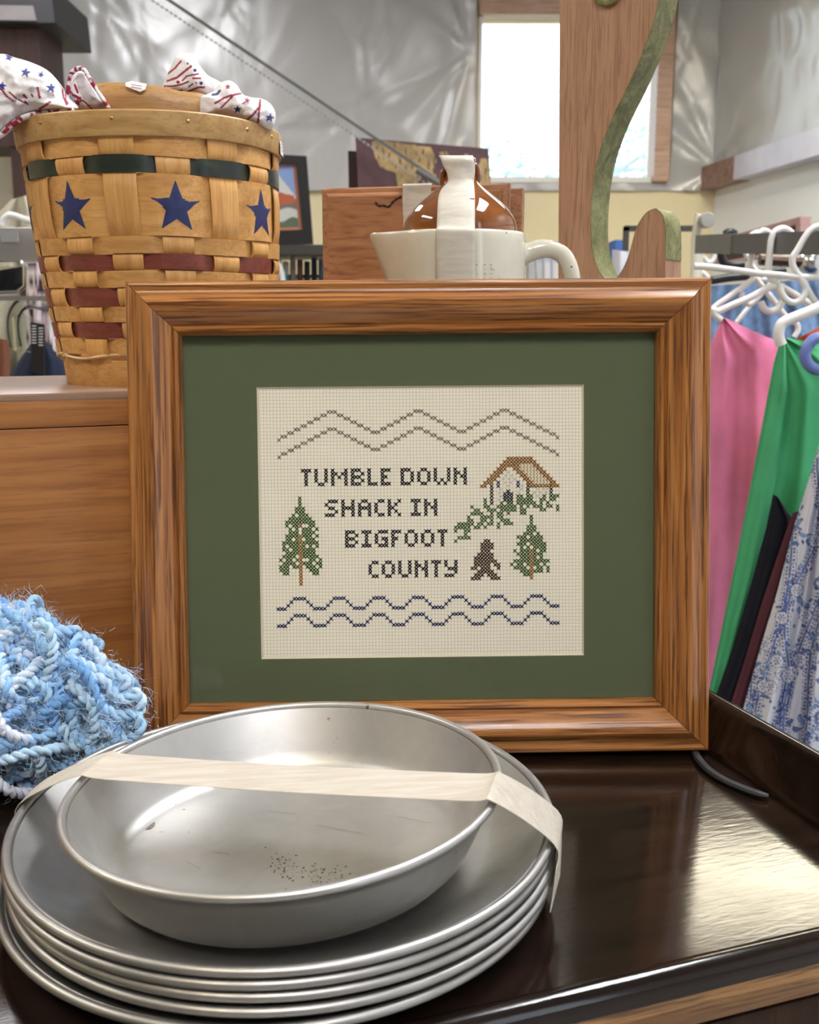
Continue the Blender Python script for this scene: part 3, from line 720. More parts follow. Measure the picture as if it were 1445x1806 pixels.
# ================================================================== BLUE YARN
def yarn():
    c0 = P(45, 1235, .675); t = thing('yarn_bundle', 'fluffy light blue bundle of boucle yarn left of the picture frame', 'yarn', (c0.x, c0.y, T))
    mat = attr_mat('boucle_yarn', .85, .25, .5, 1400, .3)
    pal = np.array([(.28, .54, .88), (.40, .66, .94), (.60, .78, .97), (.80, .84, .97), (.20, .44, .80), (.50, .76, .97)])
    r = random.Random(3)
    cents = [(P(30, 1180, .70), .050), (P(95, 1215, .69), .045), (P(20, 1275, .66), .045), (P(150, 1245, .685), .032), (P(-70, 1210, .69), .06)]
    loops = []
    for i in range(120):
        c, rad = cents[[0, 0, 1, 1, 2, 2, 3, 3, 4, 4][i % 10]]
        d = Vector((r.gauss(0, 1), r.gauss(-.45, .8), r.gauss(.25, .9))).normalized(); s_ = d.orthogonal().normalized(); s_ = Matrix.Rotation(r.uniform(0, 6.28), 3, d) @ s_
        n_ = d.cross(s_); b0 = c + d * rad * .25; h = rad * r.uniform(.8, 1.2); w_ = rad * r.uniform(.35, .7)
        loops.append([b0 - s_ * w_ * .6, c + d * h * .75 - s_ * w_, c + d * h + n_ * w_ * .25, c + d * h * .8 + s_ * w_, c + d * h * .45 + s_ * w_ * .7 + n_ * w_ * .3, b0 + s_ * w_ * .2])
    # loose curls that stick out on the right and drape below, traced from the photo's silhouette
    px = [[(120, 1165), (160, 1175), (205, 1190), (222, 1205), (214, 1232), (190, 1225), (150, 1200)], [(140, 1190), (180, 1200), (215, 1235), (243, 1222), (249, 1250), (228, 1268), (190, 1262)],
          [(160, 1230), (205, 1262), (240, 1262), (246, 1290), (225, 1300), (190, 1290)], [(60, 1280), (30, 1310), (25, 1335), (55, 1352), (80, 1330), (110, 1290)],
          [(75, 1345), (100, 1352), (120, 1345), (140, 1338)], [(130, 1290), (165, 1325), (190, 1322), (205, 1300), (180, 1275)], [(100, 1160), (70, 1130), (45, 1110), (20, 1085), (-20, 1080)],
          [(60, 1095), (80, 1110), (95, 1150), (80, 1190), (60, 1240)], [(110, 1180), (125, 1170), (150, 1190), (175, 1240), (200, 1280), (215, 1310)], [(-20, 1340), (10, 1330), (40, 1345), (70, 1325)],
          [(30, 1250), (65, 1270), (95, 1310), (70, 1335), (30, 1320), (15, 1290)], [(120, 1210), (150, 1230), (170, 1270), (160, 1305), (130, 1310), (110, 1280)], [(170, 1195), (185, 1225), (178, 1255), (200, 1275), (230, 1285)]]
    for k, q in enumerate(px): loops.append([P(x, y, .655 - .006 * (k % 3)) for x, y in q])
    for li, L in enumerate(loops):
        L = [Vector((p.x, p.y, max(p.z, T + .007))) for p in L]
        path = spline(L, 18); m = len(path); mb = MB(); cols = []
        ph0 = r.uniform(0, 6.28); ca, cb = pal[r.randrange(6)], pal[r.randrange(6)]
        d0 = 0.0; acc = [0.0]
        for a, b_ in zip(path[:-1], path[1:]): d0 += (b_ - a).length; acc.append(d0)
        for ply in range(2):
            pp = []; rr = []
            for i, p in enumerate(path):
                d = (path[min(i + 1, m - 1)] - path[max(i - 1, 0)]).normalized(); u = d.orthogonal().normalized(); w_ = d.cross(u)
                a = acc[i] / .0125 * 2 * math.pi + ply * math.pi + ph0
                q = p + (u * math.cos(a) + w_ * math.sin(a)) * .0020 + Vector(noise.noise_vector(p * 60)) * .0022; q.z = max(q.z, T + .0035)
                pp.append(q); rr.append(.0024 * (.85 + .45 * noise.noise(p * 140 + Vector((ply * 9, li, 0)))))
            mb.tube(pp, rr, 7)
            for i, p in enumerate(path):
                f = .5 + .5 * math.sin(acc[i] * 130 + ply * 2.4 + ph0); cc = ca * (1 - f) + cb * f
                cols += [cc * (1 + .15 * noise.noise(p * 300 + Vector((k, 0, 0)))) for k in range(7)]
        mb.col = np.clip(np.array(cols), 0, 1); mb.build('yarn_loop', mat, t, angle=180)
    mb = MB(); cols = []
    for i in range(26000):
        L = loops[r.randrange(len(loops))]; k = r.randrange(len(L) - 1); p = L[k].lerp(L[k + 1], r.random()) + Vector((r.gauss(0, .005), r.gauss(0, .005), r.gauss(0, .005)))
        d = Vector((r.gauss(0, 1), r.gauss(-.3, 1), r.gauss(.3, 1))).normalized(); ln = r.uniform(.004, .011); s_ = d.orthogonal().normalized() * .00011
        e = p + d * ln * .6 + Vector((r.gauss(0, .0012), r.gauss(0, .0012), r.gauss(0, .0012))); g_ = p + d * ln + Vector((r.gauss(0, .003), r.gauss(0, .003), r.gauss(0, .003)))
        if min(p.z, e.z, g_.z) < T + .001: continue
        mb.add([p - s_, p + s_, e + s_, e - s_, g_], [(0, 1, 2, 3), (3, 2, 4)]); c = pal[r.choice((1, 2, 3, 5))]; cols += [c] * 5
    mb.col = np.array(cols); o = mb.build('yarn_fuzz', mat, t, smooth=False, fix=False); o['kind'] = 'stuff'
yarn()

# ================================================================== BASKET
def basket():
    bc = Vector((-.2145, .937, ZC)); fdir = Vector((.225, -.974, 0)).normalized(); rdir = Vector((.974, .225, 0)).normalized()
    t = thing('splint_basket', 'tall woven wood splint basket with painted blue stars on the cabinet', 'basket', bc)
    def RR(z): return lerp([0, .025, .085, .12, .17, .21], [.0875, .0925, .0992, .1024, .1050, .1062], z)
    def pt(phi, r, z): 
        a = R(phi); return bc + (fdir * math.cos(a) + rdir * math.sin(a)) * r + rdir * (-.042 * (z - .0)) + Vector((0, 0, z))
    zz = lambda y: CH + .835 * math.tan(math.atan((CY - y) / F) - PITCH) - CHT
    NS = 16; STEP = 360 / NS; PH = 8.0; amp = .0016; tk = .0013
    nat = [wood('splint_%d' % i, tuple(c * k for c in (.48, .225, .058)), tuple(c * k for c in (.62, .325, .100)), tuple(c * k for c in (.72, .42, .155)), ax, 6, 110, .5, .3, (.30, .14, .05), (20, 500), .15)
           for i, (k, ax) in enumerate(((1, 'X'), (.93, 'X'), (1.08, 'Z'), (.98, 'Z')))]
    red = wood('red_splint', (.14, .028, .018), (.21, .048, .030), (.27, .075, .045), 'X', 8, 120, .45, .3)
    grn = wood('green_splint', (.010, .016, .012), (.018, .026, .019), (.04, .052, .028), 'X', 8, 90, .35, .2)
    rows_ = [('S', zz(276), zz(244) + .004, nat[0], 'weaver'), ('G', zz(306), zz(275), grn, 'weaver'), ('S', zz(416), zz(307), nat[0], 'star_band'), ('G', zz(447), zz(417), nat[1], 'weaver'), ('S', zz(475.5), zz(448), red, 'weaver'),
             ('G', zz(506), zz(477), nat[0], 'weaver'), ('S', zz(539), zz(507), red, 'weaver'), ('G', zz(567.5), zz(540), nat[1], 'weaver'), ('S', zz(596.5), zz(569), red, 'weaver'), ('G', zz(627), zz(598), nat[0], 'weaver')]
    def sgn(phi, typ):
        s_ = math.cos(math.pi * (phi - PH) / STEP); s_ = math.tanh(2.6 * s_) / math.tanh(2.6); return s_ if typ == 'S' else -s_
    NSEG = 16 * 13
    for typ, z0, z1, mat, nm in rows_:
        mb = MB(); rr = []
        for k in range(NSEG):
            phi = 360 * k / NSEG; s_ = sgn(phi, typ) * amp; wz = .0004 * math.sin(R(phi * 5 + z0 * 900))
            ri = lambda z: RR(z) + s_
            rr.append([pt(phi, ri(z0) - tk / 2, z0 + wz), pt(phi, ri(z0) + tk / 2, z0 + wz), pt(phi, ri((z0 + z1) / 2) + tk / 2, (z0 + z1) / 2), pt(phi, ri(z1) + tk / 2, z1 + wz), pt(phi, ri(z1) - tk / 2, z1 + wz)])
        rr.append(rr[0]); mb.grid(rr, wrap=True); mb.build(nm, mat, t, angle=35)
    zs_ = sorted(set([.006] + [q for _, a, b_, *_ in rows_ for q in (a, (a + b_) / 2, b_)] + [zz(240)]))
    for k in range(NS):
        mb = MB(); ph = PH + k * STEP; even = k % 2 == 0; rr = []
        for i in range(len(zs_) * 2 - 1):
            z = zs_[i // 2] if i % 2 == 0 else (zs_[i // 2] + zs_[i // 2 + 1]) / 2
            s_ = 0; w0 = 0
            for typ, a, b_, *_ in rows_:
                zc, hw = (a + b_) / 2, (b_ - a) / 2
                f = math.exp(-((z - zc) / (hw * .95)) ** 4); over = (typ == 'S') == even
                s_ += f * (-1 if over else 1); w0 += f
            s_ = s_ / max(w0, .3)
            if z < rows_[-1][1]: s_ = -1
            hwd = lerp([0, .2], [.0102, .0134], z) / RR(z); off = s_ * (amp + .0000)
            if s_ > .3 : off += .0002
            ang = [math.degrees(hwd) * q for q in (-1, -.5, 0, .5, 1)]
            rr.append([pt(ph + a, RR(z) + off - tk / 2, z) for a in ang] + [pt(ph + a, RR(z) + off + tk / 2, z) for a in reversed(ang)])
        mb.grid(rr, wrap=True); m_ = 10; mb.f += [tuple(range(m_)), tuple(range(len(mb.v) - 1, len(mb.v) - 1 - m_, -1))]
        mb.build('stake', nat[2] if k % 3 else nat[3], t, angle=35)
    def hoop(name, z0, z1, r0, thick, mat, taper=0):
        mb = MB(); pr = [(r0, z0), (r0 + thick * .8, z0), (r0 + thick, z0 + .001), (r0 + thick + taper, z1 - .0012), (r0 + thick * .75 + taper, z1), (r0 + taper, z1)]
        rr = [[pt(360 * k / 120, r, z + .0006 * math.sin(R(360 * k / 120 * 3))) for r, z in pr] for k in range(121)]; mb.grid(rr, wrap=True); return mb.build(name, mat, t, angle=35)
    zt_, zb_ = zz(196), zz(242)
    hoop('rim_hoop', zb_, zt_, RR(zb_) + .0022, .0030, wood('rim_wood', (.40, .215, .068), (.52, .31, .115), (.60, .385, .16), 'X', 5, 110, .45, .25, None, (20, 400), .1), .0012)
    hoop('inner_hoop', zb_ - .002, zt_ + .001, RR(zb_) - .0045, .0026, nat[1])
    hoop('base_hoop', .0, zz(636), RR(.01) - .0024, .003, nat[0], .0012)
    mb = MB(); mb.lathe([(0, .004), (RR(0) - .003, .004), (RR(0) - .003, .008), (0, .008)], 64); mb.v = [bc + Vector(p) for p in mb.v]; mb.build('bottom', nat[1], t, smooth=False)
    # cane lashing between the base hoop and the weave
    mb = MB(); zl = zz(631)
    mb.tube([pt(q * 1.5, RR(zl) + .0016 + .0016 * math.cos(R(q * 1.5 - PH) * 16), zl + .0018 * math.sin(R(q * 1.5 - PH) * 8)) for q in range(240)], .0013, 6, closed=True); mb.build('cane_lashing', plain('cane', (.66, .46, .24), .5, nscale=60), t)
    # stars
    blue = plain('blue_paint', (.016, .026, .115), .45, nscale=120, namp=.3)
    def star(ph0, zc, rad, rot):
        mb = MB(); vs = []; rc = RR(zc) + amp + tk / 2 + .00035
        ringn = 6; o_ = []
        for q in range(ringn + 1):
            for k in range(10):
                rad_k = rad * (1 if k % 2 == 0 else .42) * q / ringn; a = rot + k * math.pi / 5
                dx, dz = rad_k * math.sin(a), rad_k * math.cos(a)
                phi = ph0 + math.degrees(dx / rc); s_ = sgn(phi, 'S')
                vs.append(pt(phi, RR(zc + dz) + s_ * amp + tk / 2 + .00035, zc + dz))
        fs = []
        for q in range(ringn):
            for k in range(10):
                k2 = (k + 1) % 10; fs.append((q * 10 + k, q * 10 + k2, (q + 1) * 10 + k2, (q + 1) * 10 + k))
        mb.add(vs, fs); mb.build('painted_star', blue, t, angle=180)
    zc = zz(363)
    for k, rot in ((-2, .0), (0, .03), (2, -.02), (-4, 0), (4, 0), (6, 0), (-6, 0)): star(PH + k * STEP - (1.5 if k == -2 else 0), zc - .001, .0205, rot)
    brass = plain('brass', (.45, .32, .12), .35, 1)
    for ph in (-48, -14.5, 15, 43, 62, 90, 130, 170, 210, 250, 285):
        mb = MB(); p = pt(ph, RR(zb_) + .0058, zz(213)); d = (p - pt(ph, 0, zz(213))).normalized(); q = d.to_track_quat('Z', 'Y').to_matrix().to_4x4()
        mb.lathe([(.0, .0009), (.0012, .0007), (.0021, -.0003), (.0022, -.002)], 12, M=Matrix.Translation(p) @ q); mb.build('nail', brass, t)
    # price sticker on the rim, right end
    mb = MB(); mb.grid([[pt(a, RR(zb_) + .0068, z) for a in (72, 76, 80, 84, 88)] for z in (zz(240) , zz(213))]); mb.build('price_sticker', plain('sticker_white', (.78, .76, .75), .5), t, fix=False)
    mb = MB()
    for j, (a0, a1) in enumerate(((73, 86), (73, 80), (74, 85))):
        z = zz(219 + j * 6); mb.grid([[pt(a0, RR(zb_) + .0071, z), pt((a0 + a1) / 2, RR(zb_) + .0071, z), pt(a1, RR(zb_) + .0071, z)], [pt(a0, RR(zb_) + .0071, z + .0007), pt((a0 + a1) / 2, RR(zb_) + .0071, z + .0007), pt(a1, RR(zb_) + .0071, z + .0007)]])
    mb.build('sticker_print', plain('sticker_pink', (.55, .25, .28), .5), t, fix=False)
    # broad bentwood handle lying low across the basket, its ends inside the rim
    hw_ = wood('handle_wood', (.33, .165, .05), (.47, .255, .085), (.56, .34, .14), 'X', 9, 60, .42, .35)
    mb = MB(); rows2 = []
    pxs = [(70, 205), (110, 176), (150, 153), (185, 145), (230, 147), (275, 151), (320, 160), (358, 165), (400, 185), (440, 212)]
    Yh = .93
    for (px, py) in spl2(pxs, 5):
        y_ = Yh - .03 * (1 - ((px - 255) / 190) ** 2) ; tp = P(px, py, y_); lo_ = Vector((tp.x, tp.y, ZC + zz(238)))
        r_ = .006
        rows2.append([lo_ + Vector((0, -r_, 0)), Vector((tp.x, tp.y - r_, tp.z - .012)), Vector((tp.x, tp.y - r_ * .75, tp.z - .004)), Vector((tp.x, tp.y - r_ * .2, tp.z - .0004)), Vector((tp.x, tp.y + r_ * .6, tp.z - .001)), Vector((tp.x, tp.y + r_, tp.z - .006)), lo_ + Vector((0, r_, 0))])
    mb.grid(rows2, wrap=True); k = len(mb.v); mb.f += [tuple(range(7)), tuple(range(k - 1, k - 8, -1))]; mb.build('handle', hw_, t, angle=50)
    a, b_ = P(240, 152, Yh - .038), P(240, 146, Yh - .03)
    tag_m = MB(); cs = [P(221, 146, .893), P(232, 143, .896), P(259, 148, .896), P(256, 158, .893), P(247, 162, .892), P(222, 152, .892)]
    tag_m.prism(cs, (0, .0006, .0002)); tag_m.build('price_tag', plain('sticker_white', (.78, .76, .75), .5), t, smooth=False)
    tm = MB()
    for j in range(2):
        q0, q1 = P(231, 148.5 + j * 4, .8917), P(250, 151.5 + j * 4, .8915); tm.add([q0, q1, q1 + Vector((0, 0, -.0006)), q0 + Vector((0, 0, -.0006))], [(0, 1, 2, 3)])
    tm.build('tag_print', plain('sticker_pink', (.55, .25, .28)), t, smooth=False, fix=False)
basket()

# ---- patterned cloth stuffed in the basket
WHITE = np.array((.80, .77, .79)); REDC = np.array((.30, .022, .055)); BLU = np.array((.028, .040, .21)); GRY = np.array((.55, .50, .52))
def puff(mb, outline, Y, depth, paint, cen=None, nr=60, nth=220, wr=.10, seed=0, back=.5, tilt=(0, 0)):
    ol = np.array(spl2(outline, 10, True)); d = np.r_[0, np.cumsum(np.hypot(*(np.roll(ol, -1, 0) - ol).T))]; L = d[-1]; ol2 = np.vstack([ol, ol[:1]])
    s_ = np.linspace(0, L, nth, endpoint=False); ox_ = np.interp(s_, d, ol2[:, 0]); oy_ = np.interp(s_, d, ol2[:, 1])
    c = np.array(cen) if cen else ol.mean(0)
    cols = []; rows3 = []
    for side in (1, -1):
        rng_ = range(nr + 1) if side == 1 else range(nr - 1, -1, -1)
        for i in rng_:
            rho = math.sin(i / nr * math.pi / 2); px = c[0] + (ox_ - c[0]) * rho; py = c[1] + (oy_ - c[1]) * rho
            bul = math.sqrt(max(0, 1 - rho ** 2))
            wv = wnoise(px, py, .07, seed, 3) * wr * (1 if rho < .98 else .6)
            off = depth * (bul * (1 if side == 1 else -back)) + depth * wv * (1 if side == 1 else .3) + tilt[0] * (px - c[0]) + tilt[1] * (py - c[1])
            rows3.append([P(float(a), float(b_), float(Y - o_)) for a, b_, o_ in zip(px, py, off)]); cols.append(paint(px, py))
    mb.grid(rows3, wrap=True); return np.vstack(cols)
def painter(stars=(), strokes=(), dots=(), base=WHITE, polys=()):
    def fn(x, y):
        c = np.tile(base, (len(x), 1)) * (1 + .04 * wnoise(x, y, .9, 4, 2))[:, None]
        for pts, col in polys: c[poly_mask(x, y, pts)] = col
        for pts, w_, col in strokes: c[seg_mask(x, y, pts, w_)] = col
        for cx, cy, r, col in dots: c[np.hypot(x - cx, y - cy) < r] = col
        for cx, cy, r, rot, col in stars: c[star_mask(x, y, cx, cy, r, rot)] = col
        return c
    return fn
cloth_m = attr_mat('printed_cloth', .9, .15, .6, 700, .2)
def cloth_left():
    base = P(60, 190, .86); t = thing('patterned_cloth', 'white cloth with blue stars and red streaks over the left basket rim', 'cloth', (base.x, base.y, base.z))
    mb = MB()
    c1_ = puff(mb, [(-90, 130), (-30, 100), (5, 95), (25, 101), (55, 110), (85, 125), (108, 150), (122, 172), (138, 192), (100, 197), (70, 200), (45, 208), (22, 222), (0, 244), (-40, 262), (-95, 270)], .875, .035,
               painter([(45, 128, 10, .2, BLU), (72, 132, 7, .5, BLU), (90, 155, 10, .05, BLU), (16, 101, 8, .4, BLU), (4, 152, 9, .1, BLU), (-40, 150, 10, .1, BLU)],
                       [([(66, 155), (70, 172)], 2, REDC), ([(3, 158), (12, 170), (26, 180)], 1.8, REDC), ([(16, 162), (28, 173), (45, 182)], 1.3, REDC), ([(70, 192), (80, 186), (88, 180)], 2.2, REDC), ([(42, 168), (46, 172)], 2.5, REDC),
                        ([(55, 166), (58, 171)], 1.2, REDC), ([(44, 178), (49, 184)], 1.3, BLU), ([(110, 158), (112, 172), (118, 185)], 1.6, REDC), ([(116, 162), (116, 175), (120, 183)], 1.3, REDC), ([(-60, 180), (-30, 190), (-5, 205)], 2, REDC),
                        ([(0, 236), (14, 226), (30, 214)], 2.0, REDC), ([(6, 232), (14, 231)], 1.2, REDC), ([(24, 212), (33, 214)], 1.6, REDC), ([(36, 206), (42, 210)], 2.2, REDC), ([(50, 203), (62, 198), (80, 196), (106, 194)], 3.2, REDC), ([(92, 162), (94, 168)], 1, REDC)]),
               nr=64, nth=260, wr=.20, seed=5, tilt=(.00010, 0))
    mb.col = c1_; mb.build('main_fold', cloth_m, t, angle=180)
    def hem(pts, Y, r_):
        sp_ = spline([P(x, y, Y) for x, y in pts], 14); hb = MB(); hb.tube(sp_, [r_ * (1 + .25 * noise.noise(p * 90)) for p in sp_], 8, flat=.7)
        hb.col = np.array([REDC if noise.noise(Vector((i * .22, k * .35, r_ * 900))) > .05 else WHITE for i in range(len(sp_)) for k in range(8)]); hb.build('hem', cloth_m, t, angle=180)
    hem([(-60, 262), (-20, 250), (0, 240), (22, 220), (45, 206), (75, 199), (105, 196), (130, 194)], .852, .0030)
    hem([(119, 180), (121, 150), (126, 130), (138, 121), (149, 124), (160, 142), (173, 162), (192, 191)], .868, .0024)
    mb = MB()
    c2_ = puff(mb, [(116, 178), (118, 160), (121, 140), (127, 124), (139, 119), (149, 123), (158, 138), (168, 155), (180, 172), (195, 190), (185, 194), (150, 196), (128, 192)], .885, .018,
               painter([(137, 180, 8, .1, REDC)], [([(120, 150), (124, 134), (130, 123), (144, 121)], 2.2, REDC), ([(122, 158), (128, 166), (142, 173)], 1.6, REDC), ([(132, 150), (137, 163)], 2, REDC), ([(150, 130), (157, 142)], 1.3, REDC),
                        ([(160, 146), (169, 158), (178, 172)], 2.2, REDC), ([(128, 168), (150, 180), (162, 192)], 1.6, REDC)], polys=[([(136, 128), (146, 129), (158, 148), (172, 172), (188, 192), (165, 193), (150, 176), (138, 158), (134, 140)], GRY)]), nr=40, nth=200, wr=.15, seed=8)
    mb.col = c2_; mb.build('standing_fold', cloth_m, t, angle=180)
cloth_left()
def cloth_right():
    base = P(410, 190, .89); t = thing('patterned_cloth', 'white terry cloth with red streaks and stars bunched over the right basket rim', 'cloth', (base.x, base.y, base.z))
    mb = MB()
    c_ = puff(mb, [(286, 158), (293, 138), (302, 115), (312, 98), (328, 93), (341, 97), (350, 112), (366, 132), (384, 142), (398, 152), (402, 175), (380, 185), (340, 172), (300, 166)], .93, .022,
              painter([], [([(296, 130), (308, 121), (319, 108)], 1.7, REDC), ([(295, 143), (312, 137), (328, 124), (337, 117)], 1.9, REDC), ([(290, 152), (306, 152), (320, 149), (332, 144)], 1.5, REDC), ([(322, 142), (330, 134), (342, 132), (350, 130)], 1.4, REDC),
                           ([(330, 163), (340, 158), (350, 154), (360, 154)], 1.8, REDC), ([(341, 138), (354, 138)], 1.5, REDC), ([(333, 153), (340, 148)], 1.2, BLU), ([(310, 161), (321, 159)], 1.3, BLU)],
                      [(314, 145, 3, REDC), (344, 124, 3, BLU), (355, 147, 3.2, BLU), (331, 112, 1.8, BLU), (346, 146, 1.6, BLU)]), nr=50, nth=200, wr=.12, seed=3)
    mb.col = c_; mb.build('peaked_fold', cloth_m, t, angle=180)
    mb = MB()
    c_ = puff(mb, [(353, 195), (354, 172), (366, 166), (378, 160), (388, 147), (404, 142), (418, 150), (428, 166), (445, 172), (462, 174), (478, 184), (486, 200), (484, 220), (474, 230), (440, 222), (400, 210), (360, 206)], .905, .032,
              painter([(402, 153, 6, .1, REDC), (436, 177, 6.5, .2, REDC), (419, 193, 8, 0, BLU), (476, 208, 9, .2, BLU)],
                      [([(380, 182), (395, 173), (408, 168), (424, 165)], 1.9, REDC), ([(390, 190), (402, 178), (412, 168)], 1.6, REDC), ([(437, 210), (447, 202), (456, 190)], 1.9, REDC), ([(455, 216), (457, 200), (459, 176)], 1.9, REDC), ([(375, 167), (383, 166), (388, 160)], 2, BLU), ([(428, 183), (432, 180)], 1, REDC)]),
              nr=56, nth=240, wr=.12, seed=9)
    mb.col = c_; mb.build('rounded_fold', cloth_m, t, angle=180)
cloth_right()

# ================================================================== PLAQUES, PITCHER, JUG
plq = wood('plaque_wood', (.20, .078, .030), (.36, .16, .070), (.46, .235, .115), 'X', 9, 44, .45, .55, (.15, .05, .02), (18, 260), .15, .5, 2.2)
def plaque(name, label, pl, pr, ptop_l, Yl, Yr, thick=.02):
    a = P(pl, ptop_l, Yl); c = P(pr, 330, Yr); a2 = Vector((a.x, Yl, ZC)); b2 = Vector((c.x, Yr, ZC)); ex = (b2 - a2); Wd = ex.length; ex.normalize(); ey = Vector((-ex.y, ex.x, 0)); Hh = a.z - ZC
    M = Matrix(((ex.x, ey.x, 0, a2.x), (ex.y, ey.y, 0, a2.y), (0, 0, 1, a2.z), (0, 0, 0, 1)))
    t = thing(name, label, 'plaque', M=M)
    prof = [(0, thick), (0, .008), (.0015, .006), (.006, .005), (.0075, .002), (.010, 0.0)]       # routed edge
    mb = MB(); rr = [[(u, y, u), (Wd - u, y, u), (Wd - u, y, Hh - u), (u, y, Hh - u)] for u, y in prof]
    mb.grid(rr, wrap=True); mb.f += [(3, 2, 1, 0), tuple(range(20, 24))]; mb.build('board', plq, t, world=False, angle=20)
    return t, M
t1_, M1 = plaque('wooden_plaque', 'rustic wooden plaque with a routed edge and bark crack, behind the cream pitcher', 564, 897, 331, 1.150, 1.105)
cr = MB(); yo = M1.translation
cpts = [PP(x, y, M1 @ Vector((0, -.0006, 0)), (M1.to_3x3() @ Vector((0, 1, 0)))) for x, y in ((662, 356), (668, 363), (676, 362), (686, 364), (693, 356), (701, 350), (709, 346))]
cr.tube(spline(cpts, 4), [.0007 + .0008 * math.sin(i * .9) ** 2 for i in range(25)], 5); cr.build('bark_crack', plain('bark_dark', (.03, .018, .014), .9), t1_)
plaque('wooden_plaque', 'second wooden plaque, mostly hidden behind the first one', 640, 919, 341, 1.19, 1.135)
n1_ = M1.to_3x3() @ Vector((0, 1, 0)); o1 = M1 @ Vector((0, -.0008, 0))
tz = (M1 @ Vector((0, 0, 0))).z
def q1(px, py, dy=0.0): return PP(px, py, o1 + n1_ * dy, n1_)
topz = M1.inverted() @ q1(735, 323); 
L_ = [q1(711, 321.5, .014) , q1(711, 322, .0), q1(710.5, 340), q1(711, 372), q1(714, 420)]; R_ = [q1(762, 320.5, .014), q1(762, 321.5, .0), q1(760, 340), q1(757, 372), q1(756, 420)]
zt_b = ZC + (M1.inverted() @ P(564, 331, 1.150)).z
for A in (L_, R_):
    A[0].z = zt_b + .0012; A[1].z = zt_b + .0008
    for q in A[1:]: q -= n1_ * .0008
tag(ribbon(MB(), R_, L_, 4).build('tape_strip', tape_m, None, world=False, angle=30), 'short masking tape hanging over the top edge of the front plaque', 'tape')

glz = None
m, nt, b = nodes_of('cream_glaze', .12, 0, (.66, .635, .53), .5)
v = coords(nt); sp = N(nt, 'ShaderNodeTexVoronoi', Scale=95.0); nt.links.new(v, sp.inputs['Vector'])
dk = ramp(nt, sp.outputs['Distance'], [(.07, (.16, .12, .08)), (.12, (1, 1, 1))]); msk = ramp(nt, noise_n(nt, v, 55, 2), [(.56, (0, 0, 0)), (.60, (1, 1, 1))])
nt.links.new(mixc(nt, msk, ramp(nt, noise_n(nt, v, 25, 3), [(.3, (.62, .59, .48)), (.7, (.69, .665, .56))]), dk, 'MULTIPLY'), b.inputs['Base Color'])
b.inputs['Coat Weight'].default_value = .3
cream_g = m
def pitcher():
    c = Vector((P(807, 410, .985).x, .985, ZC)); Hh = P(807, 402, .985 - .064).z - ZC
    t = thing('cream_pitcher', 'speckled cream stoneware pitcher with a pointed spout, before the wooden plaque', 'pitcher', c)
    n = 120
    def rad(a, z):
        f = z / Hh; r_ = lerp([0, .06, .5, .8, 1], [.050, .056, .0635, .0632, .0626], f)
        d = abs(((a - math.pi) + math.pi) % (2 * math.pi) - math.pi); s_ = math.exp(-(d / .33) ** 2)
        r_ += s_ * lerp([0, .45, .7, .9, 1], [-.004, -.004, .004, .0145, .0195], f)
        return r_
    mb = MB(); rows4 = []
    zs4 = [0, .003] + [Hh * i / 14 for i in range(1, 14)] + [Hh - .003, Hh - .001, Hh]
    for i, z in enumerate(zs4):
        ins = .003 if i == 0 else (.0006 if i == len(zs4) - 2 else (.0022 if i == len(zs4) - 1 else 0))
        rows4.append([c + Vector(((rad(2 * math.pi * k / n, z) - ins) * math.cos(2 * math.pi * k / n), (rad(2 * math.pi * k / n, z) - ins) * math.sin(2 * math.pi * k / n), z)) for k in range(n)])
    for z, ins in ((Hh - .001, .0042), (Hh - .004, .0052), (Hh * .6, .0055), (Hh * .2, .0055), (.008, .012)):
        rows4.append([c + Vector(((rad(2 * math.pi * k / n, z) - ins) * math.cos(2 * math.pi * k / n), (rad(2 * math.pi * k / n, z) - ins) * math.sin(2 * math.pi * k / n), z)) for k in range(n)])
    mb.grid(rows4, wrap=True); mb.f += [tuple(range(n)), tuple(range(len(mb.v) - n, len(mb.v)))]
    mb.build('body', cream_g, t, angle=60)
    Yh = .985; pts = [P(x, y, Yh) for x, y in ((912, 452), (928, 447), (950, 440), (972, 440), (993, 450), (1005, 472), (1010, 505), (1003, 545), (980, 580), (950, 600), (915, 612))]
    sp_ = spline(pts, 6); k = len(sp_); mb = MB(); mb.tube(sp_, [lerp([0, .12, .3, .8, 1], [.0112, .0078, .0070, .0068, .009], i / (k - 1)) for i in range(k)], 14, flat=1.15)
    mb.build('handle', cream_g, t)
    # moulded relief: arched line and a patch of beads on the front
    mb = MB()
    def fr(px, py, o_=.0003):
        d = ray(px, py); lo, hi = .85, .985
        a0 = Vector((CAM.x, CAM.y)); 
        for q in range(60):
            Y = lo + (hi - lo) * q / 59; p = P(px, py, Y)
            if math.hypot(p.x - c.x, p.y - c.y) < .0636: break
        return p + Vector((0, -o_, 0))
    mb.tube(spline([fr(x, y) for x, y in ((750, 492), (755, 483), (765, 474), (780, 468), (795, 466))], 4), .0009, 6)
    mb.tube(spline([fr(x, y) for x, y in ((866, 472), (876, 482), (882, 494))], 4), .0009, 6)
    for i in range(34):
        x = 842 + (i % 9) * 3.6 + (i // 9 % 2) * 1.8; y = 466 + (i // 9) * 8
        p = fr(x, y, 0); mb.lathe([(.0, .0008), (.0007, .0004), (.0009, -.0004)], 6, M=Matrix.Translation(p) @ Matrix.Rotation(math.pi / 2, 4, 'X'))
    mb.build('moulded_relief', cream_g, t)
    return c, Hh
pc_, pH = pitcher()
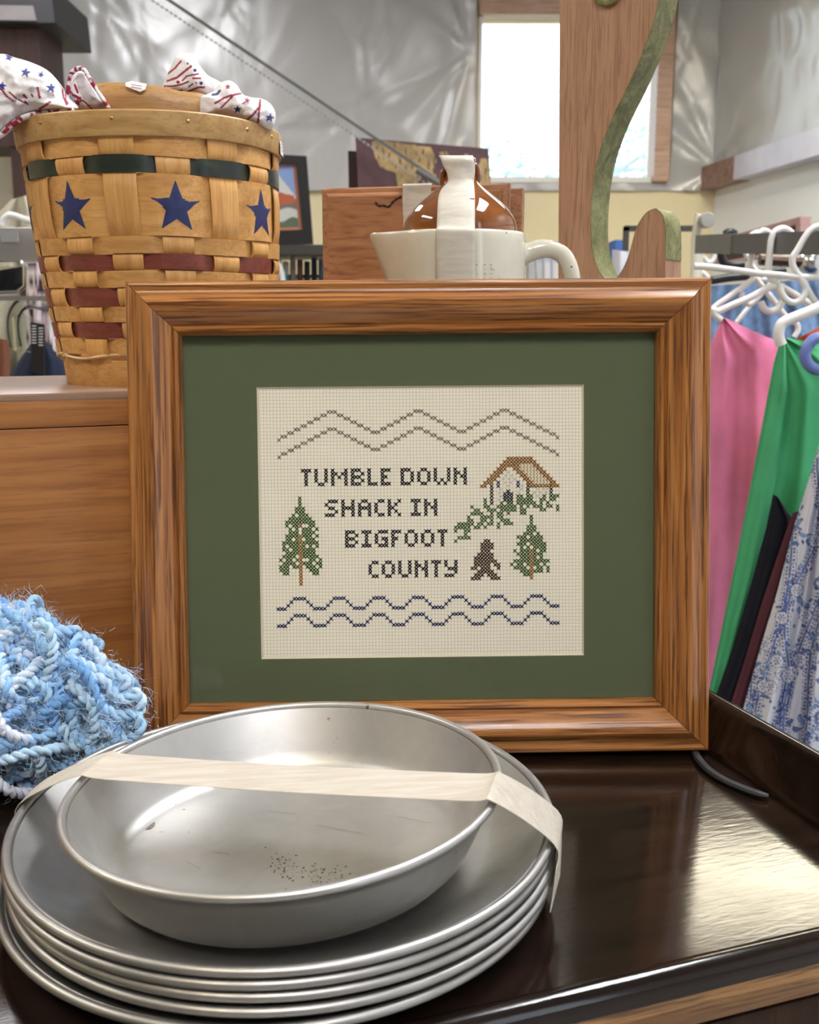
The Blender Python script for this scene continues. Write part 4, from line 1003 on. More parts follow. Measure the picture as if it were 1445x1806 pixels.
def jug():
    Y0 = pc_.y; cx = P(812, 400, Y0).x; zr_ = ZC + pH
    t = thing('brown_jug', 'brown glazed jug with a narrow neck sitting inside the cream pitcher', 'jug', (cx, Y0, ZC + .0085))
    px2m = 1 / (F / (Y0 * 1.02)); zj = lambda y: P(812, y, Y0).z
    prof = [(0, ZC + .0085), (.038, ZC + .0085), (.044, ZC + .02), (.0505, zr_ - .03), (.0525, zj(412))]
    for y, hw in ((403, 97), (392, 95.5), (380, 89), (368, 80), (357, 69), (347, 57), (337, 45), (327, 34), (318, 28), (308, 26), (296, 25.5), (284, 25.5), (280, 25), (278, 22)): prof.append((min(hw * px2m * .97, .0535), zj(y)))
    prof += [(.0085, zj(279)), (.007, zj(300)), (0, zj(305))]
    m, nt, b = nodes_of('brown_glaze', .06, 0, (.20, .062, .012), .6); b.inputs['Coat Weight'].default_value = .5
    nt.links.new(ramp(nt, noise_n(nt, coords(nt), 30, 3), [(.3, (.15, .042, .008)), (.7, (.25, .085, .018))]), b.inputs['Base Color'])
    mb = MB(); mb.lathe([(r_, z) for r_, z in prof], 96, c=(cx, Y0, 0)); mb.build('body', m, t, angle=60)
    for s_, xs in ((-1, ((790, 300), (783, 303), (780.5, 314), (782, 326), (791, 330))), (1, ((834, 291), (840, 295), (843, 308), (841, 320), (834, 325)))):
        mb = MB(); mb.tube(spline([P(x, y, Y0 - .001) for x, y in xs], 5), .0030, 10); mb.build('lug_handle', m, t)
    return cx, Y0
jcx, jY = jug()
rowsT = [(277, 775, 834, .002), (274, 774, 834, .010), (281, 778, 836, .0165), (292, 782, 838, .0165), (306, 789, 838, .0165), (320, 790, 836, .0185), (332, 780, 837, .026), (346, 774, 838, .034), (366, 772, 838, .045), (390, 771, 838, .0535), (401, 770.5, 838, .0585), (404, 770, 838, .0640), (414, 770, 838, .0652), (450, 770, 838, .0652), (500, 770, 838, .0655), (530, 770, 838, .0645)]
L2 = spline([(l, y, d) for y, l, r_, d in rowsT], 4); R2 = spline([(r_, y, d) for y, l, r_, d in rowsT], 4); mb = MB(); gr = []
for a, c in zip(L2, R2):
    row = []
    for q in range(11):
        t_ = q / 10; px = a.x + (c.x - a.x) * t_; py = a.y; d = a.z
        p = P(px, py, jY - d); dx = p.x - jcx; dep = math.sqrt(max(d * d - dx * dx, (d * .55) ** 2)) if py < 402 else math.sqrt(d * d - (p.x - pc_.x) ** 2)
        p = P(px, py, jY - dep - .0016); row.append(p + Vector((0, .0006 * noise.noise(p * 160), 0)))
    gr.append(row)
mb.grid([r_ + [p + Vector((0, .0004, 0)) for p in reversed(r_)] for r_ in gr], wrap=True)
tape_l = tape_m.copy(); tape_l.name = 'pale_masking_tape'
for n_ in tape_l.node_tree.nodes:
    if n_.type == 'VALTORGB': n_.color_ramp.elements[0].color = (.60, .56, .48, 1); n_.color_ramp.elements[1].color = (.74, .70, .61, 1)
tag(mb.build('tape_strip', tape_l, None, world=False, angle=180), 'masking tape running from the brown jug neck down the cream pitcher front', 'tape')

# ================================================================== SCROLL CUT BOARD
def bracket():
    a = R(36); n_ = Vector((-math.sin(a), -math.cos(a), 0)); o_ = P(1045, 419, 1.075); thick = .040
    W_ = lambda x, y: PP(x, y, o_, n_)
    S_ = [(1168, -60), (1166, -20), (1161, 4), (1151, 42), (1139, 78), (1125, 112), (1109, 148), (1092, 182), (1078, 212), (1066, 242), (1057, 270), (1050, 300), (1045, 335), (1042, 375), (1042, 419), (1046, 450), (1053, 472), (1062, 488), (1073, 496), (1084, 496)]
    Hm = [(1095, 482), (1104, 466), (1111, 447), (1117, 425), (1123, 404), (1131, 388), (1143, 374), (1157, 368.5)]
    Hr = [(1166, 377), (1171, 390), (1173, 408), (1173.5, 440), (1174, 489)]
    S2, Hm2, Hr2 = spl2(S_, 3), spl2([S_[-1]] + Hm, 3)[1:], spl2([Hm[-1]] + Hr, 3)[1:]
    zb = ZC; 
    pts = [W_(x, y) for x, y in [(988, -60)]] + [W_(985, 489)]
    lb = W_(985, 489); rb = W_(1174, 489)
    poly = [pts[0], lb, Vector((lb.x, lb.y, zb)), Vector((rb.x, rb.y, zb))] + [W_(x, y) for x, y in reversed(Hr2)] + [W_(x, y) for x, y in reversed(Hm2)] + [W_(x, y) for x, y in reversed(S2)]
    root = Vector((lb.x, lb.y, zb)); t = thing('scroll_board', 'tall scroll-cut wooden board with green painted edges behind the picture frame', 'board', root)
    back = -n_ * thick
    wb_ = wood('scroll_wood', (.30, .155, .085), (.39, .215, .125), (.47, .275, .17), 'Z', 3.5, 70, .55, .65, (.20, .10, .055), (22, 520), .3)
    mb = MB(); mb.prism(poly, back); mb.build('board', wb_, t, smooth=False)
    m, nt, b = nodes_of('green_paint_worn', .55, 0, (.16, .16, .05), .4)
    f = noise_n(nt, coords(nt), 34, 6, .7, 1.0); f2 = noise_n(nt, coords(nt), 260, 4, .7, .8)
    ad = N(nt, 'ShaderNodeMath', operation='MULTIPLY_ADD'); nt.links.new(f2, ad.inputs[0]); ad.inputs[1].default_value = .5; nt.links.new(f, ad.inputs[2])
    nt.links.new(ramp(nt, ad.outputs[0], [(.5, (.050, .055, .018)), (.72, (.165, .165, .058)), (.95, (.31, .30, .135))]), b.inputs['Base Color']); bump(nt, b, ad.outputs[0], .35, .002)
    def edge(line, name):
        mb = MB(); rr = []
        L = [W_(x, y) for x, y in line]
        for i, p in enumerate(L):
            d = (L[min(i + 1, len(L) - 1)] - L[max(i - 1, 0)]).normalized(); o2 = d.cross(n_); rr.append((p, o2))
        mb.grid([[p + o2 * s_ * .0006 + back * k for k in (.008, .25, .5, .75, .992)] for (p, o2) in rr for s_ in (1,)]); return mb, rr
    for line, sg in ((S2 + Hm2[:-1], 1), (Hm2[-2:] + Hr2[:-2], 1)):
        mb, rr = edge(line, 'e')
        # keep the strip just outside the wood: orient outward with a reference point inside the board
        mid = rr[len(rr) // 2]; test = mid[0] + mid[1] * .004
        ins = W_(1015, 300) if line[0][1] < 0 else W_(1150, 440)
        sgn = 1 if (test - ins).length > (mid[0] - ins).length else -1
        mb = MB(); mb.grid([[p + o2 * sgn * .0007 + back * k for k in (.004, .25, .5, .75, .996)] + [p - o2 * sgn * .001 + back * k for k in (.996, .5, .004)] for (p, o2) in rr], wrap=True)
        mb.build('painted_edge', m, t, angle=60)
    mb = MB(); pts = [W_(1072 + 17 * math.cos(R(q)), -8 + 14 * math.sin(R(q))) - n_ * 0 + n_ * .002 for q in range(0, 181, 15)]
    mb.tube(pts, .0035, 8); mb.build('painted_scroll', m, t)
bracket()

# ================================================================== BACKGROUND, LEFT AND MIDDLE
black_p = plain('black_plastic', (.014, .014, .016), .4); chrome = plain('chrome', (.72, .73, .75), .18, 1); white_p = plain('white_plastic', (.78, .78, .77), .35)
pic_m = attr_mat('print_paper', .5, .4)
def picture_panel(root, name, corners, paint, nx=110, ny=90, off=.012):
    """flat print between four world corners (tl, tr, br, bl); paint works in 0..1"""
    tl_, tr_, br_, bl_ = corners; u, v_ = np.meshgrid(np.linspace(0, 1, nx), np.linspace(0, 1, ny)); mb = MB(); rr = []
    for j in range(ny): rr.append([tl_.lerp(tr_, i / (nx - 1)).lerp(bl_.lerp(br_, i / (nx - 1)), j / (ny - 1)) for i in range(nx)])
    mb.grid(rr); mb.col = paint(u.ravel(), v_.ravel()); o = mb.build(name, pic_m, root, smooth=False, fix=False)
    return o
# rack shelf that carries the prints
YS = 3.45
zsf = P(520, 433, YS).z
shelf = thing('display_rack', 'dark metal clothes rack with a top shelf behind the basket', 'rack', (P(560, 433, YS).x, YS + .1, 0))
xa, xb = P(452, 433, YS).x, P(905, 433, YS).x
MB().box((xa, YS - .04, zsf - .03), (xb, YS + .3, zsf)).build('shelf', plain('dark_metal', (.05, .045, .04), .5), shelf, smooth=False)
for x in (xa + .02, xb - .05): MB().box((x, YS + .1, 0), (x + .03, YS + .13, zsf - .03)).build('post', plain('dark_metal', (.05, .045, .04)), shelf, smooth=False)
mb = MB(); mb.tube([(xa + .02, YS + .1, zsf - .10), (xb - .02, YS + .1, zsf - .10)], .012, 8); mb.build('rail', chrome, shelf)
# garments on that rack
gc = [(.10, .10, .12), (.35, .30, .26), (.05, .05, .07), (.45, .42, .38), (.20, .10, .08), (.12, .16, .24), (.55, .52, .48), (.07, .06, .06), (.28, .22, .14), (.16, .18, .16), (.40, .14, .08), (.10, .12, .18)]
def garment(name, label, cat, left, right, Y, mat, paint=None, fold=.012, nf=3.0, ph=0.0, ny=60, nx=40, thick=.03, lean=0.0, group=None, root=None, part='cloth', thing_=True):
    """hanging cloth between two pixel edges at depth Y: a closed flattened tube with folds"""
    lx = np.array(left, float); rx = np.array(right, float)
    tt = np.linspace(0, 1, ny); y0 = lambda A: A[:, 1]
    def along(A, t):
        d = np.r_[0, np.cumsum(np.hypot(*np.diff(A, axis=0).T))]; d /= d[-1]; return np.interp(t, d, A[:, 0]), np.interp(t, d, A[:, 1])
    rows5 = []; cols = []
    for t in tt:
        ax, ay = along(lx, t); bx, by = along(rx, t); fr = []; bk = []; cu = []
        for i in range(nx):
            u = i / (nx - 1); px = ax + (bx - ax) * u; py = ay + (by - ay) * u
            env = math.sin(math.pi * u) ** .5 if 0 < u < 1 else 0; dv = fold * (.35 + .65 * t) * (math.sin(nf * 2 * math.pi * (u + .06 * math.sin(3 * t + ph)) + ph) + .4 * math.sin(nf * 4.6 * math.pi * u + 2 * ph + 2 * t))
            fr.append(P(px, py, Y + lean * t - thick / 2 * env + dv)); bk.append(P(px, py, Y + lean * t + thick / 2 * env + dv * .6)); cu.append((px, py))
        rows5.append(fr + bk[::-1][1:-1]); cols += cu + cu[::-1][1:-1]
    mb = MB(); mb.grid(rows5, wrap=True)
    if paint is not None:
        c = np.array(cols); mb.col = paint(c[:, 0], c[:, 1])
    if thing_:
        o = mb.build(name, mat, None, world=False, angle=180); tag(o, label, cat, group); return o
    return mb.build(part, mat, root, angle=180)
fab = lambda n_, c, **k: plain('fabric_' + n_, c, .9, spec=.2, nscale=14, namp=.10, bmp=.3, bscale=600, **k)
cn = ['black', 'taupe', 'charcoal', 'oatmeal', 'brown', 'slate grey', 'stone', 'very dark']
for i in range(8):
    x = 474 + i * 12.5; k = (i * 3) % 8
    garment('hung_garment', cn[k] + ' garment in the tight row on the dark rack right of the basket', 'garment', [(x, 454 + (i % 3) * 3), (x, 520), (x, 900)], [(x + 10.5, 455 + (i % 3) * 3), (x + 11, 520), (x + 11, 900)], YS + .1, fab(cn[k], gc[k]), None, .006, 1.5, i, 14, 10, .06, group='garments on the dark rack')
# black framed landscape print
def black_print():
    t = thing('framed_print', 'black framed landscape print with a thin orange liner behind the basket', 'picture', (P(490, 430, YS).x, YS, zsf))
    Pk = lambda x, y, d=0: P(x, y, YS - .02 - d)
    out = [(410, 268), (541, 275), (553, 431), (420, 434)]; inn = [(432, 290), (522, 290), (533, 405), (438, 408)]
    mb = MB(); o_ = [Pk(*p) for p in out]; i_ = [Pk(*p) for p in inn]; of = [Pk(*p, .02) for p in out]; if_ = [Pk(*p, .02) for p in inn]
    vs = o_ + of + if_ + i_; fs = []
    for k in range(4):
        j = (k + 1) % 4; fs += [(k, j, 4 + j, 4 + k), (4 + k, 4 + j, 8 + j, 8 + k), (8 + k, 8 + j, 12 + j, 12 + k)]
    mb.add(vs, fs); mb.f.append((0, 1, 2, 3)); mb.build('frame_border', black_p, t, smooth=False)
    def pa(u, v_):
        c = np.tile((.62, .25, .16), (len(u), 1)); ins = (u > .03) & (u < .94) & (v_ > .03) & (v_ < .96)
        x = 432 + 100 * u; y = 290 + 117 * v_; c[ins] = (.26, .37, .66)
        c[ins & poly_mask(x, y, [(430, 270), (488, 298), (525, 345), (530, 360), (430, 330)])] = (.66, .64, .63)
        c[ins & (y > 345 + 6 * np.sin(x / 9))] = (.20, .16, .14); c[ins & poly_mask(x, y, [(480, 338), (522, 345), (526, 358), (488, 362)])] = (.50, .13, .06)
        c[ins & (y > 372 + 5 * np.sin(x / 12))] = (.62, .62, .60); c[ins & (y > 388 + 4 * np.sin(x / 7))] = (.11, .15, .09); return c
    picture_panel(t, 'print', [Pk(*p, .006) for p in inn], pa)
black_print()
def wolf():
    Y2 = YS + .05
    t = thing('canvas_print', 'maroon canvas print with golden animal shapes, leaning behind the plaque', 'picture', (P(740, 430, Y2).x, Y2, zsf))
    cs = [(627, 242.5), (862, 262), (872, 431), (637, 431)]
    mb = MB(); mb.prism([P(*p, Y2) for p in cs], (0, .03, .004)); mb.build('canvas', plain('canvas_maroon', (.09, .045, .05), .7), t, smooth=False)
    def pa(u, v_):
        x = 627 + 240 * u; y = 243 + 188 * v_; n_ = wnoise(x, y, .12, 5, 4); c = np.tile((.105, .052, .058), (len(u), 1)) * (1 + .25 * n_)[:, None]
        gold = np.array((.42, .29, .13)); dk = np.array((.16, .09, .06))
        for poly in ([(655, 247), (672, 244), (765, 250), (770, 275), (760, 312), (745, 300), (735, 318), (715, 322), (700, 335), (695, 300), (668, 292)], [(775, 258), (790, 254), (800, 272), (785, 278)], [(838, 325), (848, 280), (855, 262), (864, 262), (868, 330)], [(752, 318), (748, 285), (770, 300), (778, 322), (776, 335)], [(700, 318), (728, 322), (720, 350), (706, 352)], [(810, 300), (825, 256), (832, 258), (822, 310)]):
            m_ = poly_mask(x + 3 * n_, y, poly); c[m_] = gold * (1 + .5 * n_[m_])[:, None]
            st = m_ & (wnoise(x * 1.6, y * .5, .25, 21, 3) > .45); c[st] = dk
        return np.clip(c, 0, 1)
    picture_panel(t, 'print', [P(x, y, Y2 - .003) for x, y in cs], pa, 160, 110)
    mb = MB(); mb.prism([P(x, y, Y2 + .07) for x, y in ((614, 266), (700, 268), (700, 431), (617, 431))], (0, .02, 0))
    tag(mb.build('brown_canvas', plain('panel_dark', (.06, .03, .028), .6), None, world=False, smooth=False), 'dark brown canvas standing behind the left edge of the maroon canvas', 'picture')
wolf()
# perforated metal strip running diagonally in front of the sheeting
a, c = P(262, -22, 3.3), P(800, 338, 3.3)
m, nt, b = nodes_of('galvanised_strip', .45, .6, (.36, .36, .36)); 
dd = (c - a).normalized(); side = Vector((0, -1, 0)).cross(dd).normalized()
SM = Matrix(((dd.x, 0, side.x, a.x), (dd.y, -1, side.y, a.y), (dd.z, 0, side.z, a.z), (0, 0, 0, 1)))
brace = thing('metal_brace', 'thin perforated metal strip running diagonally across the plastic sheeting', 'brace', M=SM)
Ln = (c - a).length
MB().box((0, -.002, -.002), (Ln, .002, .007)).build('strap', plain('strip_metal', (.13, .13, .13), .6, .2), brace, world=False, smooth=False)
mb = MB()
for i in range(70): mb.box((.01 + i * Ln / 70, -.001, -.028), (.01 + i * Ln / 70 + .010, .001, -.022))
mb.build('staple_row', plain('staple_grey', (.33, .33, .34), .5, .3), brace, world=False, smooth=False)['kind'] = 'stuff'
mb = MB(); mb.tube([P(735, 300, 3.27), P(765, 318, 3.27), P(800, 340, 3.27)], .009, 8); mb.build('end_sleeve', plain('strip_metal', (.13, .13, .13)), brace)
# maroon post and beam, upper left
YP = 4.6
post = thing('wooden_post', 'maroon wooden post under the dark beam at upper left', 'post', (P(35, 300, YP).x, YP, 0))
maroon = wood('maroon_wood', (.030, .012, .012), (.052, .022, .020), (.075, .032, .028), 'Z', 2, 30, .5, .2)
xl, xr = P(-60, 200, YP).x, P(77, 200, YP).x; ztop = P(40, 36, YP).z
MB().box((xl, YP, P(0, 258, YP).z), (xr, YP + .3, ztop)).build('upper_post', maroon, post, smooth=False)
MB().box((P(19, 300, YP).x, YP + .01, 0), (P(76, 300, YP).x, YP + .25, P(0, 258, YP).z)).build('lower_post', maroon, post, smooth=False)
bm_ = thing('steel_beam', 'dark steel beam end at the upper left corner', 'beam', (P(20, 20, YP - .05).x, YP - .05, P(0, 38, YP).z))
MB().prism([P(-90, 40, YP - .06), P(97, 40, YP - .06), P(88, -30, YP - .06), P(-90, -30, YP - .06)], (0, .5, 0)).build('beam', plain('beam_grey', (.035, .035, .040), .5), bm_, smooth=False)
MB().prism([P(-90, 34, YP - .07), P(64, 36, YP - .07), P(58, 10, YP - .07), P(-90, 8, YP - .07)], (0, .012, 0)).build('face_plate', plain('plate_grey', (.24, .22, .22), .5, nscale=10), bm_, smooth=False)
# left hand rack close behind the basket
YK = 1.9
rk = thing('chrome_rack', 'bright chrome clothes rack left of the basket', 'rack', (P(40, 430, YK).x, YK, 0))
z1_, z2_ = P(40, 461, YK).z, P(40, 401, YK).z; xr_ = P(118, 430, YK).x; xl_ = P(-120, 430, YK).x
MB().box((xl_, YK, z1_), (xr_, YK + .03, z2_), bev=.003).build('top_rail', plain('satin_rail', (.68, .68, .69), .28, .9), rk)
MB().box((P(3, 430, YK).x, YK - .002, P(0, 427, YK).z), (P(33, 430, YK).x, YK + .001, P(0, 407, YK).z)).build('grey_label', plain('label_grey', (.28, .29, .30), .5), rk, smooth=False)
MB().box((xl_, YK + .005, P(0, 530, YK).z), (xr_, YK + .025, P(0, 522, YK).z)).build('lower_rail', plain('satin_rail', (.68, .68, .69)), rk, smooth=False)
MB().box((xl_ + .03, YK + .004, 0), (xl_ + .06, YK + .028, z1_)).build('post', plain('satin_rail', (.68, .68, .69)), rk, smooth=False)
MB().box((xr_ + .06, YK + .034, 0), (xr_ + .09, YK + .058, z1_ + .01)).build('post', plain('satin_rail', (.68, .68, .69)), rk, smooth=False)
mb = MB(); mb.tube([P(38, 461, YK - .01), P(44, 470, YK - .01), P(44, 505, YK - .01), P(30, 516, YK - .01), (P(-10, 518, YK - .01))], .004, 8); mb.build('wire_loop', chrome, rk)
clear = glass_mat('clear_plastic', (.93, .95, .95), .08, None, 1.7)
hk = thing('clear_hanger', 'clear plastic hanger clip beside the basket', 'hanger', tuple(P(60, 560, 1.9)))
Yc = 1.915
mb = MB(); mb.tube(spline([P(x, y, Yc) for x, y in ((120, 545), (95, 539), (70, 536), (45, 534), (30, 545), (23, 565), (24, 590), (28, 612))], 6),   .0115, 12); mb.build('arm', clear, hk)
mb = MB(); mb.prism([P(x, y, Yc - .008) for x, y in ((20, 560), (40, 552), (52, 560), (60, 600), (58, 622), (24, 618))], (0, .016, 0)); mb.build('clip', clear, hk, smooth=False)
mb = MB(); mb.tube([P(66, 582, Yc - .012), P(63, 620, Yc - .012), P(62, 648, Yc - .012)], .0022, 8); mb.build('metal_pin', chrome, hk)
st = thing('size_tag', 'black tag with rows of pale marks hanging at the clear clip', 'tag', tuple(P(65, 600, 1.885)))
mb = MB(); mb.prism([P(x, y, 1.885) for x, y in ((53, 568), (78, 572), (78, 662), (56, 655))], (0, .002, 0)); mb.build('card', black_p, st, smooth=False)
mb = MB()
for j in range(7):
    for i in range(2): 
        x, y = 56 + i * 12, 574 + j * 5 + i * 4; mb.add([P(x, y, 1.882), P(x + 8, y, 1.882), P(x + 8, y + 1.5, 1.882), P(x, y + 1.5, 1.882)], [(0, 1, 2, 3)])
mb.build('marks', white_p, st, smooth=False, fix=False)['kind'] = 'stuff'
garment('dark_garment', 'dark navy garment folded low behind the clear hanger clip', 'garment', [(60, 598), (30, 640), (0, 690), (-10, 760)], [(80, 600), (110, 635), (125, 690), (130, 760)], 2.1, fab('navy2', (.022, .03, .06)), None, .02, 2, 1, 20, 20, .08)
garment('black_garment', 'black strap garment looped over the chrome rack at left', 'garment', [(-10, 478), (-15, 500), (-15, 520)], [(40, 470), (42, 500), (25, 518)], 1.99, fab('black2', (.015, .015, .017)), None, .006, 1, 0, 14, 14, .03)
garment('pink_print_garment', 'pale pink and white printed garment behind the left rack', 'garment', [(44, 465), (46, 500), (50, 1100)], [(98, 462), (98, 500), (96, 1100)], 2.2, attr_mat('print_cloth', .9, .2),
        lambda x, y: np.where((wnoise(x, y, .25, 3, 3) > .1)[:, None], np.array((.70, .52, .60)), np.where((wnoise(x, y, .2, 8, 3) > 0)[:, None], np.array((.05, .03, .04)), np.array((.78, .76, .76)))), .01, 2, 0, 40, 40, .04)
garment('olive_garment', 'pale olive garment hanging behind the left rack', 'garment', [(-60, 530), (-60, 620), (-60, 760)], [(110, 530), (110, 620), (112, 760)], 2.35, fab('olive2', (.42, .40, .30)), None, .03, 4, 1, 16, 30, .05)
garment('cream_garment', 'cream cloth bundle above the chrome rail left of the basket', 'garment', [(20, 352), (-5, 378), (-15, 400), (-15, 470)], [(62, 340), (98, 365), (104, 395), (104, 470)], 2.6, fab('cream2', (.58, .54, .44)), None, .03, 2.5, 2, 24, 26, .10)
garment('brown_bag', 'brown leather piece low at the left edge', 'bag', [(-20, 595), (-20, 640), (-20, 700)], [(16, 600), (18, 640), (18, 700)], 1.75, plain('brown_leather', (.16, .05, .022), .5, nscale=20), None, .006, 1, 0, 10, 12, .05)
lh = thing('white_hanger', 'white plastic hanger arm above the chrome rail at the left', 'hanger', tuple(P(40, 385, 2.0)))
mb = MB(); mb.tube(spline([P(x, y, 2.0) for x, y in ((3, 398), (5, 388), (14, 380), (28, 381), (48, 388), (75, 395), (105, 402))], 5), .006, 8); mb.build('arm', white_p, lh)
MB().box((P(-80, 300, 5.2).x, 5.2, 0), (P(100, 300, 5.2).x, 5.4, P(0, 262, 5.2).z)).build('beige_cabinet', plain('beige_box', (.62, .58, .48), .6, nscale=3), None, world=False, smooth=False)
tag(bpy.data.objects['beige_cabinet'], 'beige cabinet behind the maroon post at the left', 'cabinet')
# white hanger and teal piece between basket and plaque
t = thing('white_hanger', 'white plastic hanger tip just right of the basket', 'hanger', tuple(P(490, 470, 2.4)))
mb = MB(); mb.tube(spline([P(x, y, 3.40) for x, y in ((478, 440), (488, 462), (496, 478), (500, 505), (500, 540))], 5), .009, 8); mb.build('arm', white_p, t)
garment('teal_garment', 'teal garment shoulder right of the basket', 'garment', [(478, 470), (478, 500), (478, 900)], [(497, 472), (514, 495), (520, 900)], 3.47, fab('teal', (.02, .19, .27)), None, .01, 1, 0, 14, 14, .06)

# ================================================================== RIGHT: RAIL, HANGERS, GARMENTS
rr_ = thing('clothes_rail', 'grey metal clothes rail with an end cap at right', 'rack', (.62, 1.9, 0))
rA, rB = P(1238, 431, 2.2), P(1470, 428, 1.50); 
def bar(mb, a, c, h, w_):
    d = (c - a).normalized(); s_ = d.cross(Vector((0, 0, 1))).normalized() * w_ / 2; u = Vector((0, 0, h / 2)); mb.prism([a - s_ - u, a + s_ - u, a + s_ + u, a - s_ + u], c - a); return mb
d_ = (rB - rA).normalized()
bar(MB(), rA, rB + d_ * .9, .034, .018).build('rail', plain('grey_metal', (.17, .17, .175), .4, .6), rr_, smooth=False)
bar(MB(), rA - d_ * .012, rA + d_ * .24, .037, .021).build('end_sleeve', plain('grey_sleeve', (.20, .20, .19), .45, .3), rr_, smooth=False)
mb = MB()
for q in (rA + d_ * .5 + Vector((.35, .1, 0)), rB + d_ * .7 + Vector((.2, 0, 0))): bar(mb, Vector((q.x, q.y, 0)), Vector((q.x, q.y, q.z)), .02, .03) if False else mb.box((q.x, q.y, 0), (q.x + .03, q.y + .03, q.z))
bar(mb, rA + d_ * .5, rA + d_ * .5 + Vector((.38, .1, 0)), .03, .018); bar(mb, rB + d_ * .7, rB + d_ * .7 + Vector((.23, 0.01, 0)), .03, .018); mb.build('support_post', plain('grey_metal', (.17, .17, .175)), rr_, smooth=False)
# hangers, as centre lines (crop of the photograph: scale 5.453, origin 1180,380)
def C7(q): return [(1180 + x / 5.453, 380 + y / 5.453) for x, y in q]
def hanger(label, Y, parts, r_=.0048, mat=white_p):
    first = C7(parts[0][1])[0]; t = thing('plastic_hanger', label, 'hanger', tuple(P(*first, Y)), group='plastic hangers on the right rail')
    for nm, q, *k in parts:
        pts = C7(q); dz = k[0] if k else 0
        sp_ = spline([P(x, y, Y + dz * i / max(1, len(pts) - 1)) for i, (x, y) in enumerate(pts)], 6); mb = MB(); mb.tube(sp_, r_, 10); mb.build(nm, mat, t)
hanger('nearest white plastic hanger at the right edge, hooked over the rail above the blue denim', 1.52,
       [('hook', [(1500, 130), (1440, 105), (1360, 145), (1300, 225), (1245, 320), (1195, 400), (1190, 470), (1225, 545), (1280, 610), (1318, 690), (1300, 770), (1240, 830), (1165, 830), (1100, 775), (1075, 710), (1080, 655)]), ('arm', [(245, 487), (400, 497), (600, 522), (850, 555), (1050, 572), (1230, 590), (1445, 600), (1600, 615)], .0), ('arm', [(1250, 590), (1320, 690), (1380, 790), (1440, 870), (1520, 960)])])
hanger('white plastic hanger holding the pink garment, second hook from the right edge', 1.72,
       [('hook', [(1185, 175), (1140, 138), (1080, 128), (1015, 165), (985, 240), (975, 330), (965, 430), (958, 545), (1000, 620), (1060, 680)]), ('arm', [(1060, 672), (940, 705), (780, 790), (600, 865), (470, 922), (430, 905), (450, 960), (510, 1010)]), ('arm', [(1060, 672), (1180, 740), (1300, 815), (1420, 885), (1540, 950)]),
        ('strap_hook', [(1055, 690), (1080, 760), (1090, 820), (1050, 895), (980, 925), (915, 895), (885, 830)])], .0056)
hanger('white plastic hanger behind the pink garment, third hook from the right edge', 1.86,
       [('hook', [(985, 190), (940, 150), (890, 155), (840, 220), (812, 310), (790, 420), (778, 530), (830, 600)]), ('arm', [(830, 598), (720, 680), (580, 780), (430, 890), (400, 960)]), ('arm', [(830, 598), (930, 720), (1040, 860), (1140, 985), (1230, 1040), (1240, 1110), (1205, 1170)]), ('strap_hook', [(860, 790), (790, 850), (740, 840), (705, 790), (710, 740)])], .0052)
hanger('farthest white plastic hanger on the right rail, hook seen left of the others', 1.98,
       [('hook', [(900, 165), (850, 160), (785, 195), (730, 270), (728, 340), (760, 410), (815, 500), (900, 600)]), ('arm', [(985, 640), (870, 780), (770, 880), (650, 1030)]), ('arm', [(800, 590), (920, 615), (1080, 590), (1200, 600)])], .0046)
hanger('thick white hanger arm that carries the green garment at the right edge', 1.42,
       [('arm', [(1560, 830), (1445, 885), (1300, 945), (1150, 1005), (1085, 1045), (1060, 1110), (1062, 1180), (1085, 1245)])], .0075)
hanger('small pale hanger hook just right of the scroll board', 2.64, [('hook', [(250, 445), (300, 390), (350, 345), (410, 345), (440, 385), (415, 440), (370, 445), (335, 400)]), ('arm', [(245, 560), (310, 540), (380, 600)])], .006)
hanger('black hanger hooked over the rail end right of the scroll board', 2.12, [('hook', [(540, 185), (590, 160), (640, 185)]), ('arm', [(505, 330), (510, 400), (540, 460), (620, 480), (720, 470)]), ('arm', [(410, 625), (560, 600), (760, 580), (960, 545), (1120, 530)])], .0085, black_p)
hanger('periwinkle blue hanger loop at the right edge over the green garment', 1.36, [('arm', [(1560, 1170), (1445, 1175), (1380, 1205), (1330, 1270), (1310, 1350), (1340, 1430), (1410, 1480), (1520, 1490)])], .0075, plain('periwinkle_plastic', (.14, .20, .50), .35))
# small things around the rail
kn = thing('round_knob', 'round grey knob on a pale post right of the scroll board', 'knob', tuple(P(1245, 389, 2.6)))
mb = MB(); mb.lathe([(0, .017), (.016, .016), (.0185, .010), (.018, -.012)], 32, M=Matrix.Translation(P(1246, 389, 2.6)) @ Matrix.Rotation(math.pi / 2, 4, 'X')); mb.build('disc', plain('knob_grey', (.33, .32, .29), .5), kn)
mb = MB(); mb.tube([P(1246, 392, 2.62), P(1234, 378, 2.63), P(1228, 420, 2.63), P(1226, 520, 2.63)], .012, 10); mb.build('stem', plain('cream_metal', (.68, .64, .52), .5), kn)
mb = MB(); mb.box((P(1224, 500, 2.63).x, 2.62, 0), (P(1236, 500, 2.63).x, 2.65, P(1226, 440, 2.63).z)); mb.build('post', plain('cream_metal', (.68, .64, .52), .5), kn, smooth=False)
cs_ = thing('caster_wheel', 'chrome ball finial right of the white hangers', 'finial', tuple(P(1428, 465, 2.3)))
mb = MB(); mb.lathe([(0, .030), (.014, .027), (.024, .016), (.026, 0), (.024, -.016), (.014, -.027), (0, -.030)], 24, M=Matrix.Translation(P(1430, 464, 2.3))); mb.build('ball', chrome, cs_)
mb = MB(); mb.tube([P(1430, 464, 2.3), P(1410, 462, 2.3), P(1340, 458, 2.3)], .012, 8); mb.build('stem', plain('bronze_rod', (.10, .06, .045), .4, .6), cs_)
